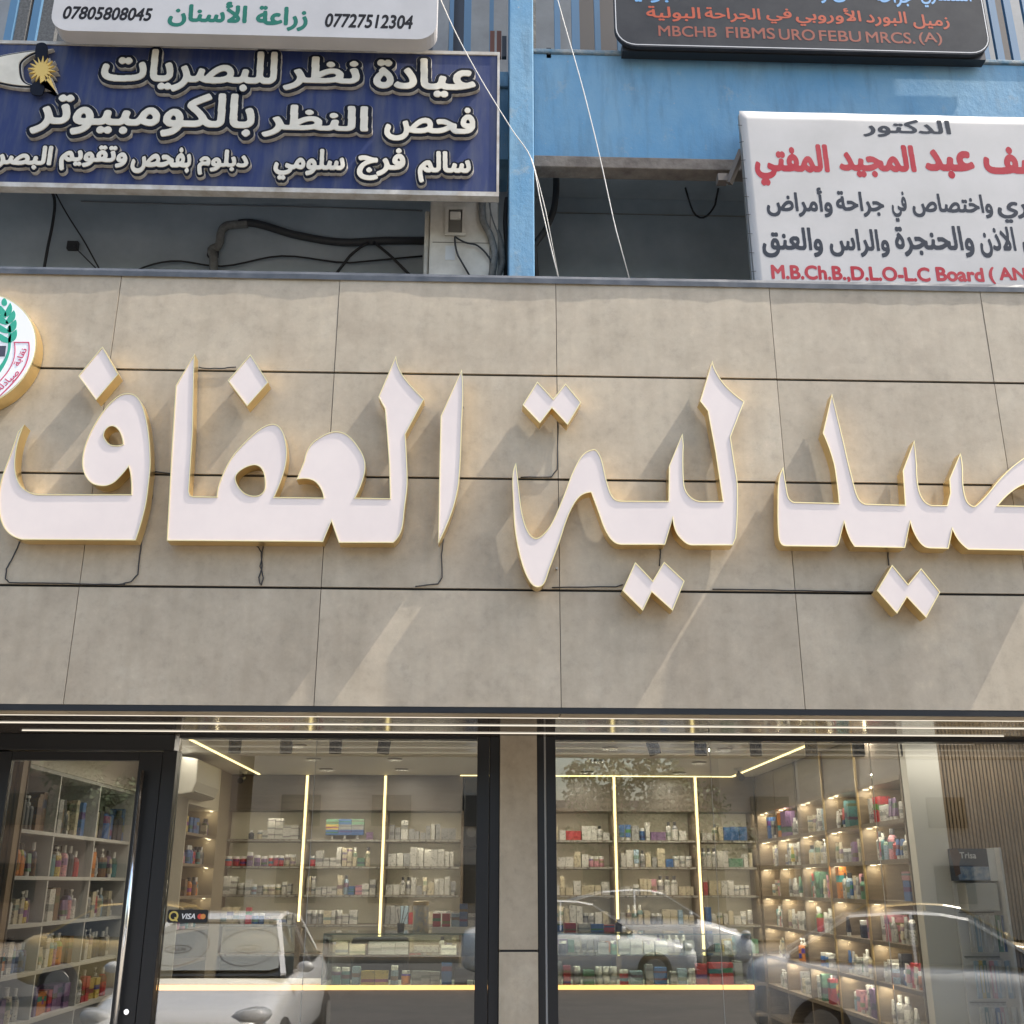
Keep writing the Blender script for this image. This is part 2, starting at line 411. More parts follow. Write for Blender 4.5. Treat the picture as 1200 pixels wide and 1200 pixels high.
def word(name, s, rect, Y, depth, m, parent, bold=2.5, layers=None, rot=0.0, space=1.0, shear=0.0, mirror=False, world=None):
    """rect = (x0, x1, y0, y1) as measured on the sign; or world=(x0, x1, z0, z1). layers: [(grow, y_front, depth, mat, name)]"""
    if world: X0, X1, Z0, Z1 = world
    else:
        x0, x1, y0, y1 = rect; ym = (y0+y1)/2; xm = (x0+x1)/2
        X0, X1 = at(x0, ym, Y)[0], at(x1, ym, Y)[0]; Z1, Z0 = at(xm, y0, Y)[1], at(xm, y1, Y)[1]
    ext = tuple([0.0]+[q[0] for q in (layers or [])])
    L, (a, b, c, d) = text_loops(s, bold, ext, space, shear)
    cx, cz = (X0+X1)/2, (Z0+Z1)/2; ca, sa = math.cos(rot), math.sin(rot)
    def mp(p):
        x = (p[0]-(a+b)/2)*(X1-X0)/(b-a); z = (p[1]-(c+d)/2)*(Z1-Z0)/(d-c)
        return (cx+x*ca-z*sa, cz+x*sa+z*ca)
    o = plate(name, [[mp(p) for p in lp] for lp in L[0]], Y, depth, m, parent)
    for (g, yf, dp, mm, nm), lo in zip(layers or [], L[1:]):
        plate(nm, [[mp(p) for p in lp] for lp in lo], yf, dp, mm, o)
    return o

# ================================================================== LARGE STRUCTURE
ASPH = mat('asphalt', (.060,.058,.055), .85, ncol=(.09,.086,.08), nscale=6, bump=.4, bscale=80)
PAVE = mat('pavement_concrete', (.24,.21,.17), .85, ncol=(.17,.15,.12), nscale=3, bump=.3)
DUST = mat('dry_earth', (.27,.22,.16), .95, ncol=(.20,.16,.12), nscale=.5)
struct('ground', B(-300, 300, -300, 60, -.6, -.17), DUST)
struct('road', B(-80, 80, -20, -3.0, -.169, -.16), ASPH)
struct('pavement', B(-20, 20, -2.85, .93, -.16, -.004), PAVE)
struct('kerb', B(-20, 20, -3.0, -2.852, -.16, 0.004), mat('kerb_concrete', (.42,.40,.37), .8))
struct('far_pavement', B(-80, 80, -24, -20.002, -.16, -.02), PAVE)
GX = [-2.04+1.2268*i for i in range(-3, 6)]            # seams between the slabs
GZ = [4.862, 4.258, 3.646, 3.034, 2.42]
fascia = thing('shop_fascia', 'wide stone clad fascia band carrying the big lit pharmacy letters above the shop windows', 'fascia', (.4, 0, 2.42))
B(-5.7, 6.6, .016, .14, 2.42, 4.862).build('backing_board', GROOVE, fascia)
k = 0
for j in range(4):
    for i in range(len(GX)-1):
        zt = GZ[j]-(.007 if j else .002); zb = GZ[j+1]+(.007 if j < 3 else .012)
        o = B(GX[i]+.0018, GX[i+1]-.0018, .0, .015, zb, zt)
        cx = (GX[i]+GX[i+1])/2
        # each slab has its own origin so that the grain differs
        ob = o.build('stone_slab', STONE, fascia)
        ob.rotation_euler = (R(random.uniform(-.04,.04)), 0, 0)
# dark flashing on top with a lower lip that is slightly wavy
cap = MB(); n = 220; x0, x1 = -5.7, 6.6
vs = []; rng = random.Random(3); wv = [0.0]
for i in range(n+1): wv.append(max(-1, min(1, wv[-1]*.86+rng.uniform(-.5,.5))))
for i in range(n+1):
    x = x0+(x1-x0)*i/n; out = .006+.0035*(1+wv[i])
    vs += [(x, -out, 4.835), (x, -out-.001, 4.866), (x, -.006, 4.884), (x, .16, 4.884)]
fs = []
for i in range(n):
    for q in range(3): fs.append((i*4+q, (i+1)*4+q, (i+1)*4+q+1, i*4+q+1))
cap.add(vs, fs).build('top_flashing', CAP, fascia)
B(-5.7, 6.6, .001, .020, 2.402, 2.430).build('bottom_trim', BLACK, fascia)
for i in range(len(GX)-1):
    B(GX[i]+.003, GX[i+1]-.003, .022, .17, 2.405, 2.417).build('soffit_slab', STONE, fascia)
SOFF = mat('gloss_soffit', (.060,.047,.037), .10, spec=.42, bump=.05, bscale=3.0)
B(-5.7, 6.6, .172, 1.02, 2.41, 2.43).build('gloss_soffit', SOFF, fascia)
for (xa, xb, y) in ((-5.0, 6.0, .195), (-2.66, 6.0, .487), (-2.55, 3.02, .80)):
    o = B(xa, xb, y-.003, y+.003, 2.405, 2.4095).build('light_line', LEDW, fascia)

# ------------------------------------------------------------------ the big letters
def pth(s, ox, oy, k):
    out = []
    for t in s.split():
        sm = t.endswith('~'); x, y = t.rstrip('~').split(','); out.append((ox+float(x)/k, oy+float(y)/k, sm))
    return out
LY = -.105
def letters(loops): return [[at(x, y, LY) for x, y in smooth_path(lp)] for lp in loops]
fa_body = pth('143,487 105,530 60,660~ 10,800~ -8,910~ 2,1040~ 45,1120~ 130,1162 795,1166 850,980~ 872,830~ 882,700~ 866,500~ 832,370~ 795,318~ 745,304~ 690,322~ 610,400~ 530,530~ 487,650~ 485,750~ 528,825~ 600,848~ 660,832~ 710,787~ 752,735 765,790~ 768,896 235,896 178,885~ 122,845~ 92,770~ 90,680~ 108,580~', 0, 400, 5)
fa_hole = pth('608,552 628,508~ 665,498~ 700,530~ 720,602 682,610~ 640,600~', 0, 400, 5)
dot_a = pth('600,30 693,192 563,345 458,202', 0, 400, 5)
dot_b = pth('517,75 622,240 498,380 385,230', 190, 400, 5)
afa = pth('27,1168 55,650 80,258 190,72 186,200 179,540 157,880 163,900 178,908 320,910 335,830~ 400,690~ 500,575~ 590,502~ 660,485~ 705,525~ 729,620~ 726,715~ 700,810~ 657,912 945,916 928,862~ 895,822~ 850,806~ 787,810 832,700 868,608~ 940,552~', 190, 400, 5) \
    + pth('315,527~ 385,548~ 452,622~ 488,700~ 483,790~ 432,916 635,920 630,720 618,550 605,395 567,325 620,200 670,85 690,160~ 735,232~ 835,338 725,545 734,700~ 737,840~ 722,970~ 702,1110~ 655,1180 335,1180 292,1056 243,1175', 330, 400, 5)
afa_hole = pth('430,805~ 462,755~ 540,725~ 583,748~ 602,820~ 593,880~ 545,905~ 475,882~', 190, 400, 5)
alef = pth('1056,163 1063,300~ 1056,480~ 1048,700~ 1034,860~ 995,1010~ 918,1186 924,800 932,438', 330, 400, 5)
lia = pth('63,438 46,500~ 48,620~ 58,780~ 88,930~ 128,1030~ 165,1063~ 202,1048~ 232,970~ 280,840~ 328,700~ 380,612~ 440,587 474,680~ 512,780~ 552,835~ 600,850 812,850 850,718 868,790~ 910,838~', 590, 440, 4.2857) \
    + pth('600,1145 845,1145 864,1100 873,800~ 852,650~ 832,510 912,302 808,215~ 748,130~ 724,62 652,300 697,358 742,600 785,886 665,886 612,872~ 570,825~ 556,750~ 556,560 549,490 470,680 467,885 190,885 140,860~ 105,765~ 75,640~ 47,590~', 690, 410, 5) \
    + pth('450,370~ 400,395~ 350,480~ 300,610~ 240,745~ 190,805~ 155,815~ 120,775~ 92,680~ 75,540~', 590, 440, 4.2857)
pair_a = pth('170,30 250,117 312,40 390,135 322,248 243,163 183,240 96,148', 590, 440, 4.2857)
pair_b = pth('662,937 750,1030 807,935 910,1032 850,1182 745,1088 700,1182 597,1080', 590, 440, 4.2857)
said = pth('112,428 90,490~ 85,600~ 87,730~ 98,785~ 125,800 358,803 372,790 397,688 418,755~ 446,803 683,808 707,688 730,750~ 765,797~ 803,810 887,812 905,722', 890, 440, 4) \
    + pth('480,712~ 530,757 900,763 1020,700~ 1085,560~ 1060,380~ 960,265~ 880,240~ 790,290~ 700,375~ 630,460~ 575,516 552,520~ 522,492~ 503,410~ 499,300~ 487,234 427,375 432,450 415,517 335,517 290,490~ 262,425~ 252,300 238,165 175,330 182,430 187,515', 1020, 480, 4.6154) \
    + pth('497,602 465,575~ 438,490~ 400,330 340,85 297,270 345,400~ 362,500~ 372,598 162,593 138,572~ 125,510~', 890, 440, 4)
said_hole = pth('692,518 760,448~ 831,406~ 890,405~ 950,450~ 940,522', 1020, 480, 4.6154)
pair_c = pth('622,887 697,978 758,903 848,1015 782,1137 692,1040 645,1117 550,1008', 890, 440, 4)
def inset(lp, d):
    "shift every corner of a closed outline inwards by d"
    n = len(lp); ar = sum(lp[i][0]*lp[(i+1) % n][1]-lp[(i+1) % n][0]*lp[i][1] for i in range(n)); sg = 1 if ar > 0 else -1; out = []
    for i in range(n):
        p = Vector(lp[i]); a = (p-Vector(lp[i-1])); b = (Vector(lp[(i+1) % n])-p)
        if a.length < 1e-6 or b.length < 1e-6: continue
        a.normalize(); b.normalize(); na = Vector((-a.y, a.x))*sg; nb = Vector((-b.y, b.x))*sg
        m_ = na+nb
        if m_.length < .05: m_ = na
        m_.normalize(); k = 1/max(.35, m_.dot(na)); q = p+m_*d*k; out.append((q.x, q.y))
    return out
def channel(name, label, cat, group, loops):
    L = letters(loops)
    x = sum(p[0] for p in L[0])/len(L[0]); z = min(p[1] for p in L[0])
    t = thing(name, label, cat, (x, -.02, z), group)
    plate('gold_shell', L, LY+.0062, .076, GOLD, t)
    lipm = MB()
    for i, lp in enumerate(L):
        ot, inn = inset(lp, 0), inset(lp, -.0046 if i else .0046); n = len(ot)
        if len(inn) != n: continue
        vs = [(p[0], LY+dy, p[1]) for ring in (ot, inn) for dy in (0, .0064) for p in ring]
        fs = []
        for k in range(n):
            j = (k+1) % n; fs += [(k, j, 2*n+j, 2*n+k), (k, n+k, n+j, j), (2*n+k, 2*n+j, 3*n+j, 3*n+k)]
        lipm.add(vs, fs)
    lipm.build('gold_lip', GOLD, t)
    plate('acrylic_face', [inset(lp, -.002 if i else .002) for i, lp in enumerate(L)], LY+.0038, .0022, ACRY, t)
    plate('bounce_glow_strip', L, LY+.0825, .004, WARM, t, offset=-.014)  # added glowing strip, imitates sun bounced off the gold shell
    for q in range(3):       # stand-off studs
        p = L[0][int(len(L[0])*(q+.5)/3)]; a = L[0][int(len(L[0])*((q+.5)/3+.5)) % len(L[0])]
        px, pz = p[0]*.93+a[0]*.07, p[1]*.93+a[1]*.07
        if q == 0: MB().tube([(px, LY+.08, pz), (px, .001, pz)], .006, 6).build('stud', METAL, t)
    return t
G = 'raised white and gold letters of the shop name'; GD = 'raised diamond dots of the shop name'
channel('sign_letter', 'leftmost big white letter with curled tail and one round eye', 'letter', G, [fa_body, fa_hole])
channel('sign_letter', 'widest joined white letters, tall strokes at both ends, left of centre', 'letter', G, [afa, afa_hole])
channel('sign_letter', 'lone slim upright white letter standing alone in the middle of the shop name', 'letter', G, [alef])
channel('sign_letter', 'joined white letters, deep hook at left end and tall spearhead stroke at right', 'letter', G, [lia])
channel('sign_letter', 'rightmost joined white letters with three spikes, running out of the right edge', 'letter', G, [said, said_hole])
channel('letter_dot', 'white diamond dot above the leftmost round letter near the round emblem', 'letter', GD, [dot_a])
channel('letter_dot', 'white diamond dot between the tall stroke and the looped letter', 'letter', GD, [dot_b])
channel('letter_dot', 'pair of joined white diamonds above the hooked letter, higher than the other pairs', 'letter', GD, [pair_a])
channel('letter_dot', 'pair of joined white diamonds hanging below the middle letters', 'letter', GD, [pair_b])
channel('letter_dot', 'pair of joined white diamonds hanging below the rightmost spiked letters', 'letter', GD, [pair_c])

# round emblem at the left end
def circum(a, b, c):
    ax, ay = a; bx, by = b; cx, cy = c; d = 2*(ax*(by-cy)+bx*(cy-ay)+cx*(ay-by))
    ux = ((ax*ax+ay*ay)*(by-cy)+(bx*bx+by*by)*(cy-ay)+(cx*cx+cy*cy)*(ay-by))/d; uy = ((ax*ax+ay*ay)*(cx-bx)+(bx*bx+by*by)*(ax-cx)+(cx*cx+cy*cy)*(bx-ax))/d
    return (ux, uy), math.hypot(ax-ux, ay-uy)
ec, er = circum(at(1, 346.5, LY), at(42.5, 403, LY), at(1, 466.5, LY))
def circ(c, r, n=64, a0=0, a1=360): return [(c[0]+r*math.cos(R(a0+(a1-a0)*i/n)), c[1]+r*math.sin(R(a0+(a1-a0)*i/n))) for i in range(n)]
em = thing('round_emblem', 'round gold rimmed emblem with green wheat ear and red lettered band at left edge', 'sign', (ec[0], -.02, ec[1]-er))
plate('gold_shell', [circ(ec, er)], LY, .10, GOLD, em)
EW = mat('emblem_white', (.78,.77,.78), .35); EG = mat('emblem_green', (.03,.33,.22), .4); ER = mat('emblem_red', (.52,.06,.12), .4); EB = mat('emblem_dark', (.05,.05,.07), .4)
plate('white_face', [circ(ec, er-.007)], LY-.003, .004, EW, em)
plate('bounce_glow_strip', [circ(ec, er-.02)], LY+.101, .003, WARM, em)  # same added glow behind the disc, in place of bounced sun
def P8(s): return [at(x, y, LY) for x, y in smooth_path(pth(s, 0, 330, 8))]
EY = LY-.0045
for s in ('40,160~ 68,190~ 62,225~ 30,228~ 16,200~', '98,200 115,240~ 110,290~ 70,330~ 40,320 60,270~', '132,272 148,310~ 135,360~ 80,400~ 55,390 80,335~',
          '150,360 160,400~ 145,450~ 95,480~ 70,460 90,410~', '158,452 162,500~ 145,545~ 95,575~ 78,560 95,505~', '0,232~ 35,255~ 62,300~ 55,345 15,325~ -20,280~', '-10,320~ 40,345~ 80,385~ 75,405 20,400~ -20,370~',
          '-10,410~ 40,430~ 82,462~ 80,485 25,480~ -20,450~', '-5,495~ 45,515~ 90,545~ 92,575 30,570~ -5,540~'):
    plate('wheat_grain', [P8(s)], EY, .0015, EG, em)
plate('wheat_stem', [P8('82,420 104,420~ 106,560~ 95,660~ 50,780~ -40,900~ -60,870~ 25,760~ 70,660~ 80,560~')], EY, .0015, EG, em)
plate('dark_stripe', [P8('-80,605 60,605 48,705 -80,705')], EY, .0015, EB, em)
plate('red_band', [P8('130,568 277,568 277,680~ 240,800~ 150,930~ 0,1080~ -60,1120~ -60,985~ 0,930~ 90,815~ 135,700~'),
                   P8('142,578 143,700~ 98,820~ 5,938~ -52,990~ -52,1105~ 0,1068~ 142,920~ 230,795~ 266,680~ 267,578')], EY, .0015, ER, em)
def wr(cx, cy, hw, hh):
    x, z = at(cx, cy, EY); sc_ = 1/225.; return (x-hw*sc_, x+hw*sc_, z-hh*sc_, z+hh*sc_)
word('lettering', 'نقابة', None, EY, .0015, ER, em, 1.2, rot=R(-106+180), world=wr(24.3, 418.5, 12, 4.6))
word('lettering', 'صيادلة', None, EY, .0015, ER, em, 1.2, rot=R(52), world=wr(9.5, 446, 16, 5))

# thin cables that feed the letters
def cable(label, pts, Y=-.008, r=.0035, grp='thin black cables feeding the lit letters', obj_name='cable'):
    P = []
    pts = [(x, y) for x, y in pts]
    for i in range(len(pts)-1):
        for k in range(4):
            t = k/4; P.append((pts[i][0]*(1-t)+pts[i+1][0]*t+random.uniform(-.35,.35), pts[i][1]*(1-t)+pts[i+1][1]*t+random.uniform(-.35,.35)))
    P.append(pts[-1])
    P = [(at(x, y, Y)[0], Y, at(x, y, Y)[1]) for x, y in P]
    o = MB().tube(P, r, 6).build(obj_name, CABLE, None, smooth=True, loc=P[0]); return tag(o, label, 'cable', grp)
def c3(s): return [(p[0], p[1]) for p in pth(s, 0, 330, 3)]
def c4(s): return [(p[0], p[1]) for p in pth(s, 300, 330, 3)]
def c5(s): return [(p[0], p[1]) for p in pth(s, 580, 330, 3)]
def c6(s): return [(p[0], p[1]) for p in pth(s, 800, 330, 2.857)]
cable('cable dropping from the leftmost letter tail and running right along the lowest groove', c3('75,905 45,970 22,1010 20,1045 32,1058 220,1060 300,1064 440,1064'))
cable('cable curling down beside the right side of the leftmost round letter', c3('530,560 540,640 535,760 500,880 492,960 485,1030 460,1056 420,1064'))
cable('knotted cable hanging under the wide joined letter group', c3('912,915 905,930 918,950 922,1000 910,1040 915,1064'))
cable('second strand of the knotted cable under the wide joined letter group', c3('925,915 922,960 915,1000 926,1040 918,1068'))
cable('cable bundle lying in the upper groove between tall stroke and diamond dot', c3('700,302 740,306 790,304 830,300'))
cable('cable hanging from the slim upright letter to the lowest groove', c4('660,905 652,960 655,1040 640,1062 560,1072'))
cable('cable dropping from the upper diamond pair to the middle groove', c5('222,490 220,590 218,660 200,686 90,688'))
cable('short cable linking the middle letters to the diamonds below them', c5('580,925 582,960 578,1000'))
cable('cable leaving the left side of the middle diamond pair along the groove', c5('450,1066 425,1072 200,1076'))
cable('short cable linking the rightmost letters to the diamonds below them', c6('686,890 690,950'))
cable('cable in the lowest groove running left from the rightmost diamond pair', c6('640,1040 500,1036 300,1033 100,1030'))
cable('cable peeping over the middle groove between the wide group and the hooked letter', c3('540,668 600,676 660,672'))

# ================================================================== UPPER BUILDING
ub = thing('upper_building', 'older blue painted building with open balcony recess behind and above the stone fascia', 'building', (.4, .3, 4.3))
B(.150, .304, .20, .50, 4.0, 9.0).build('blue_column', BLUE, ub, bevel=.006)
B(.3055, 6.8, .30, .42, 5.93, 6.735).build('blue_parapet', BLUE, ub, bevel=.008)
B(.3055, 6.8, .28, .40, 5.845, 5.928).build('concrete_lip', CONC, ub, bevel=.006)
B(.3055, 6.8, .285, .72, 6.737, 6.765).build('worn_ledge', mat('worn_ledge', (.30,.32,.32), .9, ncol=(.10,.20,.28), nscale=12, bump=.6), ub, bevel=.006)
B(-6.5, .1485, .34, .70, 6.50, 6.62).build('blue_ledge', BLUE, ub, bevel=.006)
B(-6.5, .1485, .36, .70, 5.95, 6.498).build('left_parapet', BLUE, ub)
B(-6.5, 6.8, 1.25, 1.45, 3.9, 9.2).build('rear_wall', DWALL, ub)
B(-6.5, 6.8, .16, 1.25, 4.2, 4.3).build('balcony_floor', CONC, ub)
B(-6.5, 6.8, .725, 1.245, 6.30, 6.44).build('balcony_ceiling', DWALL, ub)
B(-6.5, .3, .80, .93, 4.3, 6.2).build('recess_wall', DWALL, ub)
for q, x in enumerate((-2.86, -2.45)):
    B(x-.10, x+.10, .775, .80, 4.3, 5.30).build('wall_pier', DWALL, ub, bevel=.006)
B(.45, 1.9, 1.242, 1.249, at(700,251,1.25)[1], at(700,251,1.25)[1]+.006).build('wall_joint', METAL, ub)
# windows behind the bars above the parapet
CURT = mat('window_grey', (.20,.21,.215), .5, ncol=(.15,.155,.16), nscale=4)
MESH = mat('insect_mesh', (.11,.11,.11), .8, ncol=(.05,.05,.05), nscale=60)
B(-6.5, 6.8, 1.06, 1.12, 6.44, 9.2).build('upper_wall', mat('upper_wall', (.10,.105,.11), .7), ub)
BLUE2 = mat('bar_blue', (.055,.14,.24), .6)
def bar(x, z0, z1, wd, Y=.62, m=BLUE2): return B(x-wd/2, x+wd/2, Y, Y+.03, z0, z1).build('window_bar', m, ub)
def atx(px, Y): return at(px, 25, Y)[0]
wn = None
for (a, b, m) in ((-20, 8, CURT), (15, 32, MESH), (44, 66, MESH), (508, 526, CURT), (532, 546, mat('pane_dark', (.02,.022,.025), .2)), (550, 575, CURT), (577, 596, CURT), (628, 672, CURT), (674, 702, mat('curtain_brown', (.10,.085,.075), .7)), (702, 728, MATS['curtain_brown']), (1148, 1163, CURT), (1168, 1182, MATS['curtain_brown']), (1184, 1215, CURT)):
    B(atx(a, 1.0), atx(b, 1.0), 1.0, 1.05, 6.45, 9.0).build('window_pane', m, ub)
for px, wd in ((12, .05), (40, .05), (529, .03), (548, .05), (576, .03), (653, .04), (674.5, .055), (700, .04), (727, .05), (1150, .04), (1166, .05), (1184, .05), (1205, .04)):
    bar(atx(px, .62), 6.5, 9.0, wd)
B(atx(622, .3), atx(628, .3), .315, .36, 6.77, 9.0).build('stained_edge', CONC, ub)
for (px, y0, y1, m_) in ((585, 36, 60, 'rust'), (591, 42, 60, 'blk'), (643, 56, 62, 'blk'), (577, 36, 58, 'rust')):
    x, z1 = at(px, y0, .3); z0 = at(px, y1+6, .3)[1]
    B(x-.015, x+.015, .30, .33, z0, z1).build('rusty_stub', mat('rust', (.12,.05,.035), .8) if m_ == 'rust' else BLACK, ub)

# ---- blue optician sign
SB = mat('sign_blue', (.018,.030,.105), .55, spec=.3, ncol=(.085,.09,.12), nscale=7, streak=(1.6,1,.22), lo=.42, hi=.78, namt=.5)
ALU = mat('sign_frame', (.52,.50,.46), .5, ncol=(.30,.25,.19), nscale=9, namt=.4)
YS = .12
s1 = thing('blue_sign', 'blue optician sign board with raised cream Arabic letters and yellow star, dirty streaks', 'sign', (-1.4, YS, 5.5), None)
B(-3.9, .072, YS, YS+.05, 5.53, 6.545).build('blue_panel', SB, s1)
B(-3.9, .088, YS-.008, YS+.13, 6.546, 6.57).build('frame_rail', ALU, s1)
B(-3.9, .088, YS-.008, YS+.055, 5.498, 5.529).build('frame_rail', ALU, s1)
B(.0725, .0875, YS-.008, YS+.055, 5.5292, 6.5458).build('frame_rail', ALU, s1)
CR = mat('cream_letter', (.64,.60,.51), .6, spec=.2, ncol=(.52,.48,.40), nscale=9, namt=.35); NAVY = mat('navy_outline', (.007,.009,.017), .7, spec=.15)
SIDE = mat('weathered_side', (.50,.48,.44), .7, ncol=(.24,.20,.15), nscale=14, namt=.4)
def bword(s, rect, bold=3.6, g=(7.5, 8.8)):
    return word('raised_word', s, rect, YS-.038, .006, CR, s1, bold, layers=[(g[0], YS-.0315, .005, NAVY, 'navy_outline'), (g[1], YS-.026, .0245, SIDE, 'letter_side')])
bword('عيادة', (438,558,68,113)); bword('نظر', (333,422,66,106)); bword('للبصريات', (119,325,58,107))
bword('فحص', (451,557,125,165)); bword('النظر', (308,432,123,161)); bword('بالكومبيوتر', (38,299,107,159))
b3 = dict(bold=4.2, g=(8.5, 10.2))
bword('سالم', (490,552,177,214), **b3); bword('فرج', (419,475,173,211), **b3); bword('سلومي', (321,404,174,211), **b3)
bword('دبلوم', (232,291,175,205), **b3); bword('بفحص', (154,224,172,203), **b3); bword('وتقويم', (70,149,170,200), **b3); bword('البصر', (-6,61,170,199), **b3)
def P4(s, Y): return [at(x, y, Y) for x, y in smooth_path(pth(s, 0, 0, 4))]
def layered(name, loops, m, grow):
    Y = YS-.038
    o = plate(name, loops, Y, .006, m, s1)
    plate('navy_outline', loops, YS-.0315, .005, NAVY, o, offset=grow); plate('letter_side', loops, YS-.030, .0285, SIDE, o, offset=grow*1.4)
layered('crescent_eye', [P4('168,240 100,248~ -10,270~ -60,300~ -60,360~ 0,382~ 70,396~ 140,400 102,378~ 88,330~ 95,285~', YS-.038)], CR, .012)
st = []
for i in range(32):
    a = 2*math.pi*i/32+.1; r = (30 if i % 2 else 62)*(1 if i % 4 else 1.05)
    st.append((195+r*math.cos(a), 325+r*math.sin(a)))
st[7:8] = [(232,352), (258,425), (215,372)]
SY_ = mat('star_yellow', (.62,.42,.10), .5)
so_ = plate('yellow_star', [[at(x/4, y/4, YS-.050) for x, y in st]], YS-.050, .012, SY_, s1)
plate('star_side', [[at(x/4, y/4, YS-.038) for x, y in [(195+(x-195)*1.12+6, 325+(y-325)*1.12+6) for x, y in st]]], YS-.0375, .036, SIDE, so_)
plate('eye_pupil', [P4('172,205 215,205~ 222,240~ 215,285 175,285~ 165,250~', YS-.04)], YS-.040, .010, NAVY, s1)
plate('eye_pupil', [P4('172,372 205,375~ 198,440~ 170,446~ 142,430~ 145,405~', YS-.04)], YS-.040, .010, NAVY, s1)

# ---- white dental light box, only its foot in view
LB = mat('lightbox_white', (.45,.44,.44), .5, spec=.3, ncol=(.40,.39,.39), nscale=3)
s2 = thing('light_box_sign', 'white light box sign with rounded corners, green Arabic word between two phone numbers', 'sign', (-1.5, 0, 6.6))
YB = -.06
def rr(x0, x1, y0, y1, r, Y):
    c = [(x0+r, y0+r, 180), (x1-r, y0+r, 270), (x1-r, y1-r, 0), (x0+r, y1-r, 90)]
    out = []
    for cx, cy, a0 in c:
        for k in range(7):
            a = R(a0+15*k); out.append(at(cx+r*math.cos(a), cy+r*math.sin(a), Y))
    return out
lx = lambda x, y: at(x, y, YB)
xl, zb = lx(60, 20)[0], lx(286, 44)[1]-.0; xr = lx(512, 20)[0]
def rbox(x0, x1, z0, z1, r):
    out = []
    for cx, cz, a0 in ((x0+r, z0+r, 180), (x1-r, z0+r, 270), (x1-r, z1-r, 0), (x0+r, z1-r, 90)):
        out += [(cx+r*math.cos(R(a0+15*k)), cz+r*math.sin(R(a0+15*k))) for k in range(7)]
    return out
plate('box_body', [rbox(xl, xr, lx(286,41)[1], lx(286,41)[1]+1.1, .12)], YB, .11, LB, s2)
TG = mat('text_green', (.015,.13,.095), .6, spec=.2); TK = mat('text_black', (.012,.012,.015), .7, spec=.15)
Yt = YB-.0006
word('phone_number', '07805808045', (74,178.5,8,23.5), Yt, .0004, TK, s2, 3.0, shear=.15)
word('green_word', 'الأسنان', (197.5,290,1,32), Yt, .0004, TG, s2, 4.0); word('green_word', 'زراعة', (300,361,7,36), Yt, .0004, TG, s2, 4.0)
word('phone_number', '07727512304', (381,484,16.5,33), Yt, .0004, TK, s2, 3.0, shear=.15)

# ---- dark urology sign, top right
DS = mat('sign_charcoal', (.020,.023,.030), .7, spec=.2, ncol=(.034,.037,.043), nscale=5)
s3 = thing('dark_sign', 'charcoal sign with rounded corners and white hairline, orange lettering, above the blue parapet', 'sign', (2, .2, 6.7))
YD = .17
zb3 = at(940, 59, YD)[1]; xa3, xb3 = at(720, 20, YD)[0], at(1157, 30, YD)[0]
plate('sign_panel', [rbox(xa3, xb3, zb3, zb3+1.0, .14)], YD, .03, DS, s3)
plate('white_hairline', [rbox(xa3+.006, xb3-.006, zb3+.012, zb3+.95, .13), rbox(xa3+.012, xb3-.012, zb3+.018, zb3+.944, .124)], YD-.0006, .0004, mat('hairline', (.55,.55,.55), .5), s3)
B(xa3+.05, xb3-.03, YD+.031, YD+.10, zb3-.012, zb3+.06).build('sign_back', BLACK, s3)
OR = mat('text_orange', (.40,.075,.035), .6, spec=.2); RU = mat('text_rust', (.26,.075,.05), .6, spec=.2); LBL = mat('text_blue', (.10,.28,.52), .5)
Yt = YD-.0006
for s, r_ in (('البولية',(757.5,821,7.5,25)),('الجراحة',(826,891,9,26)),('في',(898,928,10,27.5)),('الأوروبي',(932.5,1009,9,31)),('البورد',(1015,1062.5,13,31)),('زميل',(1070,1112.5,17,34))):
    word('orange_word', s, r_, Yt, .0004, OR, s3, 2.8)
word('latin_line', 'MBCHB', (771.7,839.6,30.5,43), Yt, .0004, RU, s3, 1.5)
for s, r_ in (('FIBMS',(851,908,32,45)),('URO',(913,955,34,47)),('FEBU',(960,1009,36,48.5)),('MRCS.',(1015,1072,37.5,50.5)),('(A)',(1077,1104,38,53))):
    word('latin_line', s, r_, Yt, .0004, RU, s3, 1.5)
for s, r_ in (('استشاري',(1079,1138,-14,9)),('جراحة',(1026,1068,-14,8)),('الكلى',(975,1018,-18,3)),('والمسالك',(905,968,-18,3)),('البولية',(728,800,-16,3))):
    word('blue_word', s, r_, Yt, .0004, LBL, s3, 2.8)

# ---- white printed banner, right
BN = mat('banner_vinyl', (.47,.452,.44), .6, spec=.2, ncol=(.41,.395,.38), nscale=2)
s4 = thing('doctor_banner', 'white vinyl banner with red and dark grey Arabic lettering at the right edge', 'banner', (2.4, .1, 4.9))
YN = .10
nx, nz = 60, 24; vs = []; fs = []
for j in range(nz+1):
    for i in range(nx+1):
        u, v = i/nx, j/nz; x = 1.592-.014*v+u*3.0; z = 4.70+v*(6.150-4.70)
        vs.append((x, YN+.006*math.exp(-((v-.985)/.02)**2)*abs(math.sin(16*u)), z))
for j in range(nz):
    for i in range(nx): a = j*(nx+1)+i; fs.append((a, a+1, a+nx+2, a+nx+1))
bo = MB().add(vs, fs).build('banner_sheet', BN, s4, smooth=True); sm = bo.modifiers.new('solid', 'SOLIDIFY'); sm.thickness = .001; sm.offset = 0
B(1.580, 1.605, YN+.018, YN+.05, 4.6, 6.14).build('frame_tube', METAL, s4); B(1.606, 4.59, YN+.018, YN+.05, 6.11, 6.14).build('frame_tube', METAL, s4)
for k in range(9):
    z = 5.0+k*.13; MB().tube([(1.572-.0015*k, YN-.006, z), (1.60-.0015*k, YN-.007, z+random.uniform(-.008,.008))], .0018, 5).build('lacing_thread', CABLE, s4)
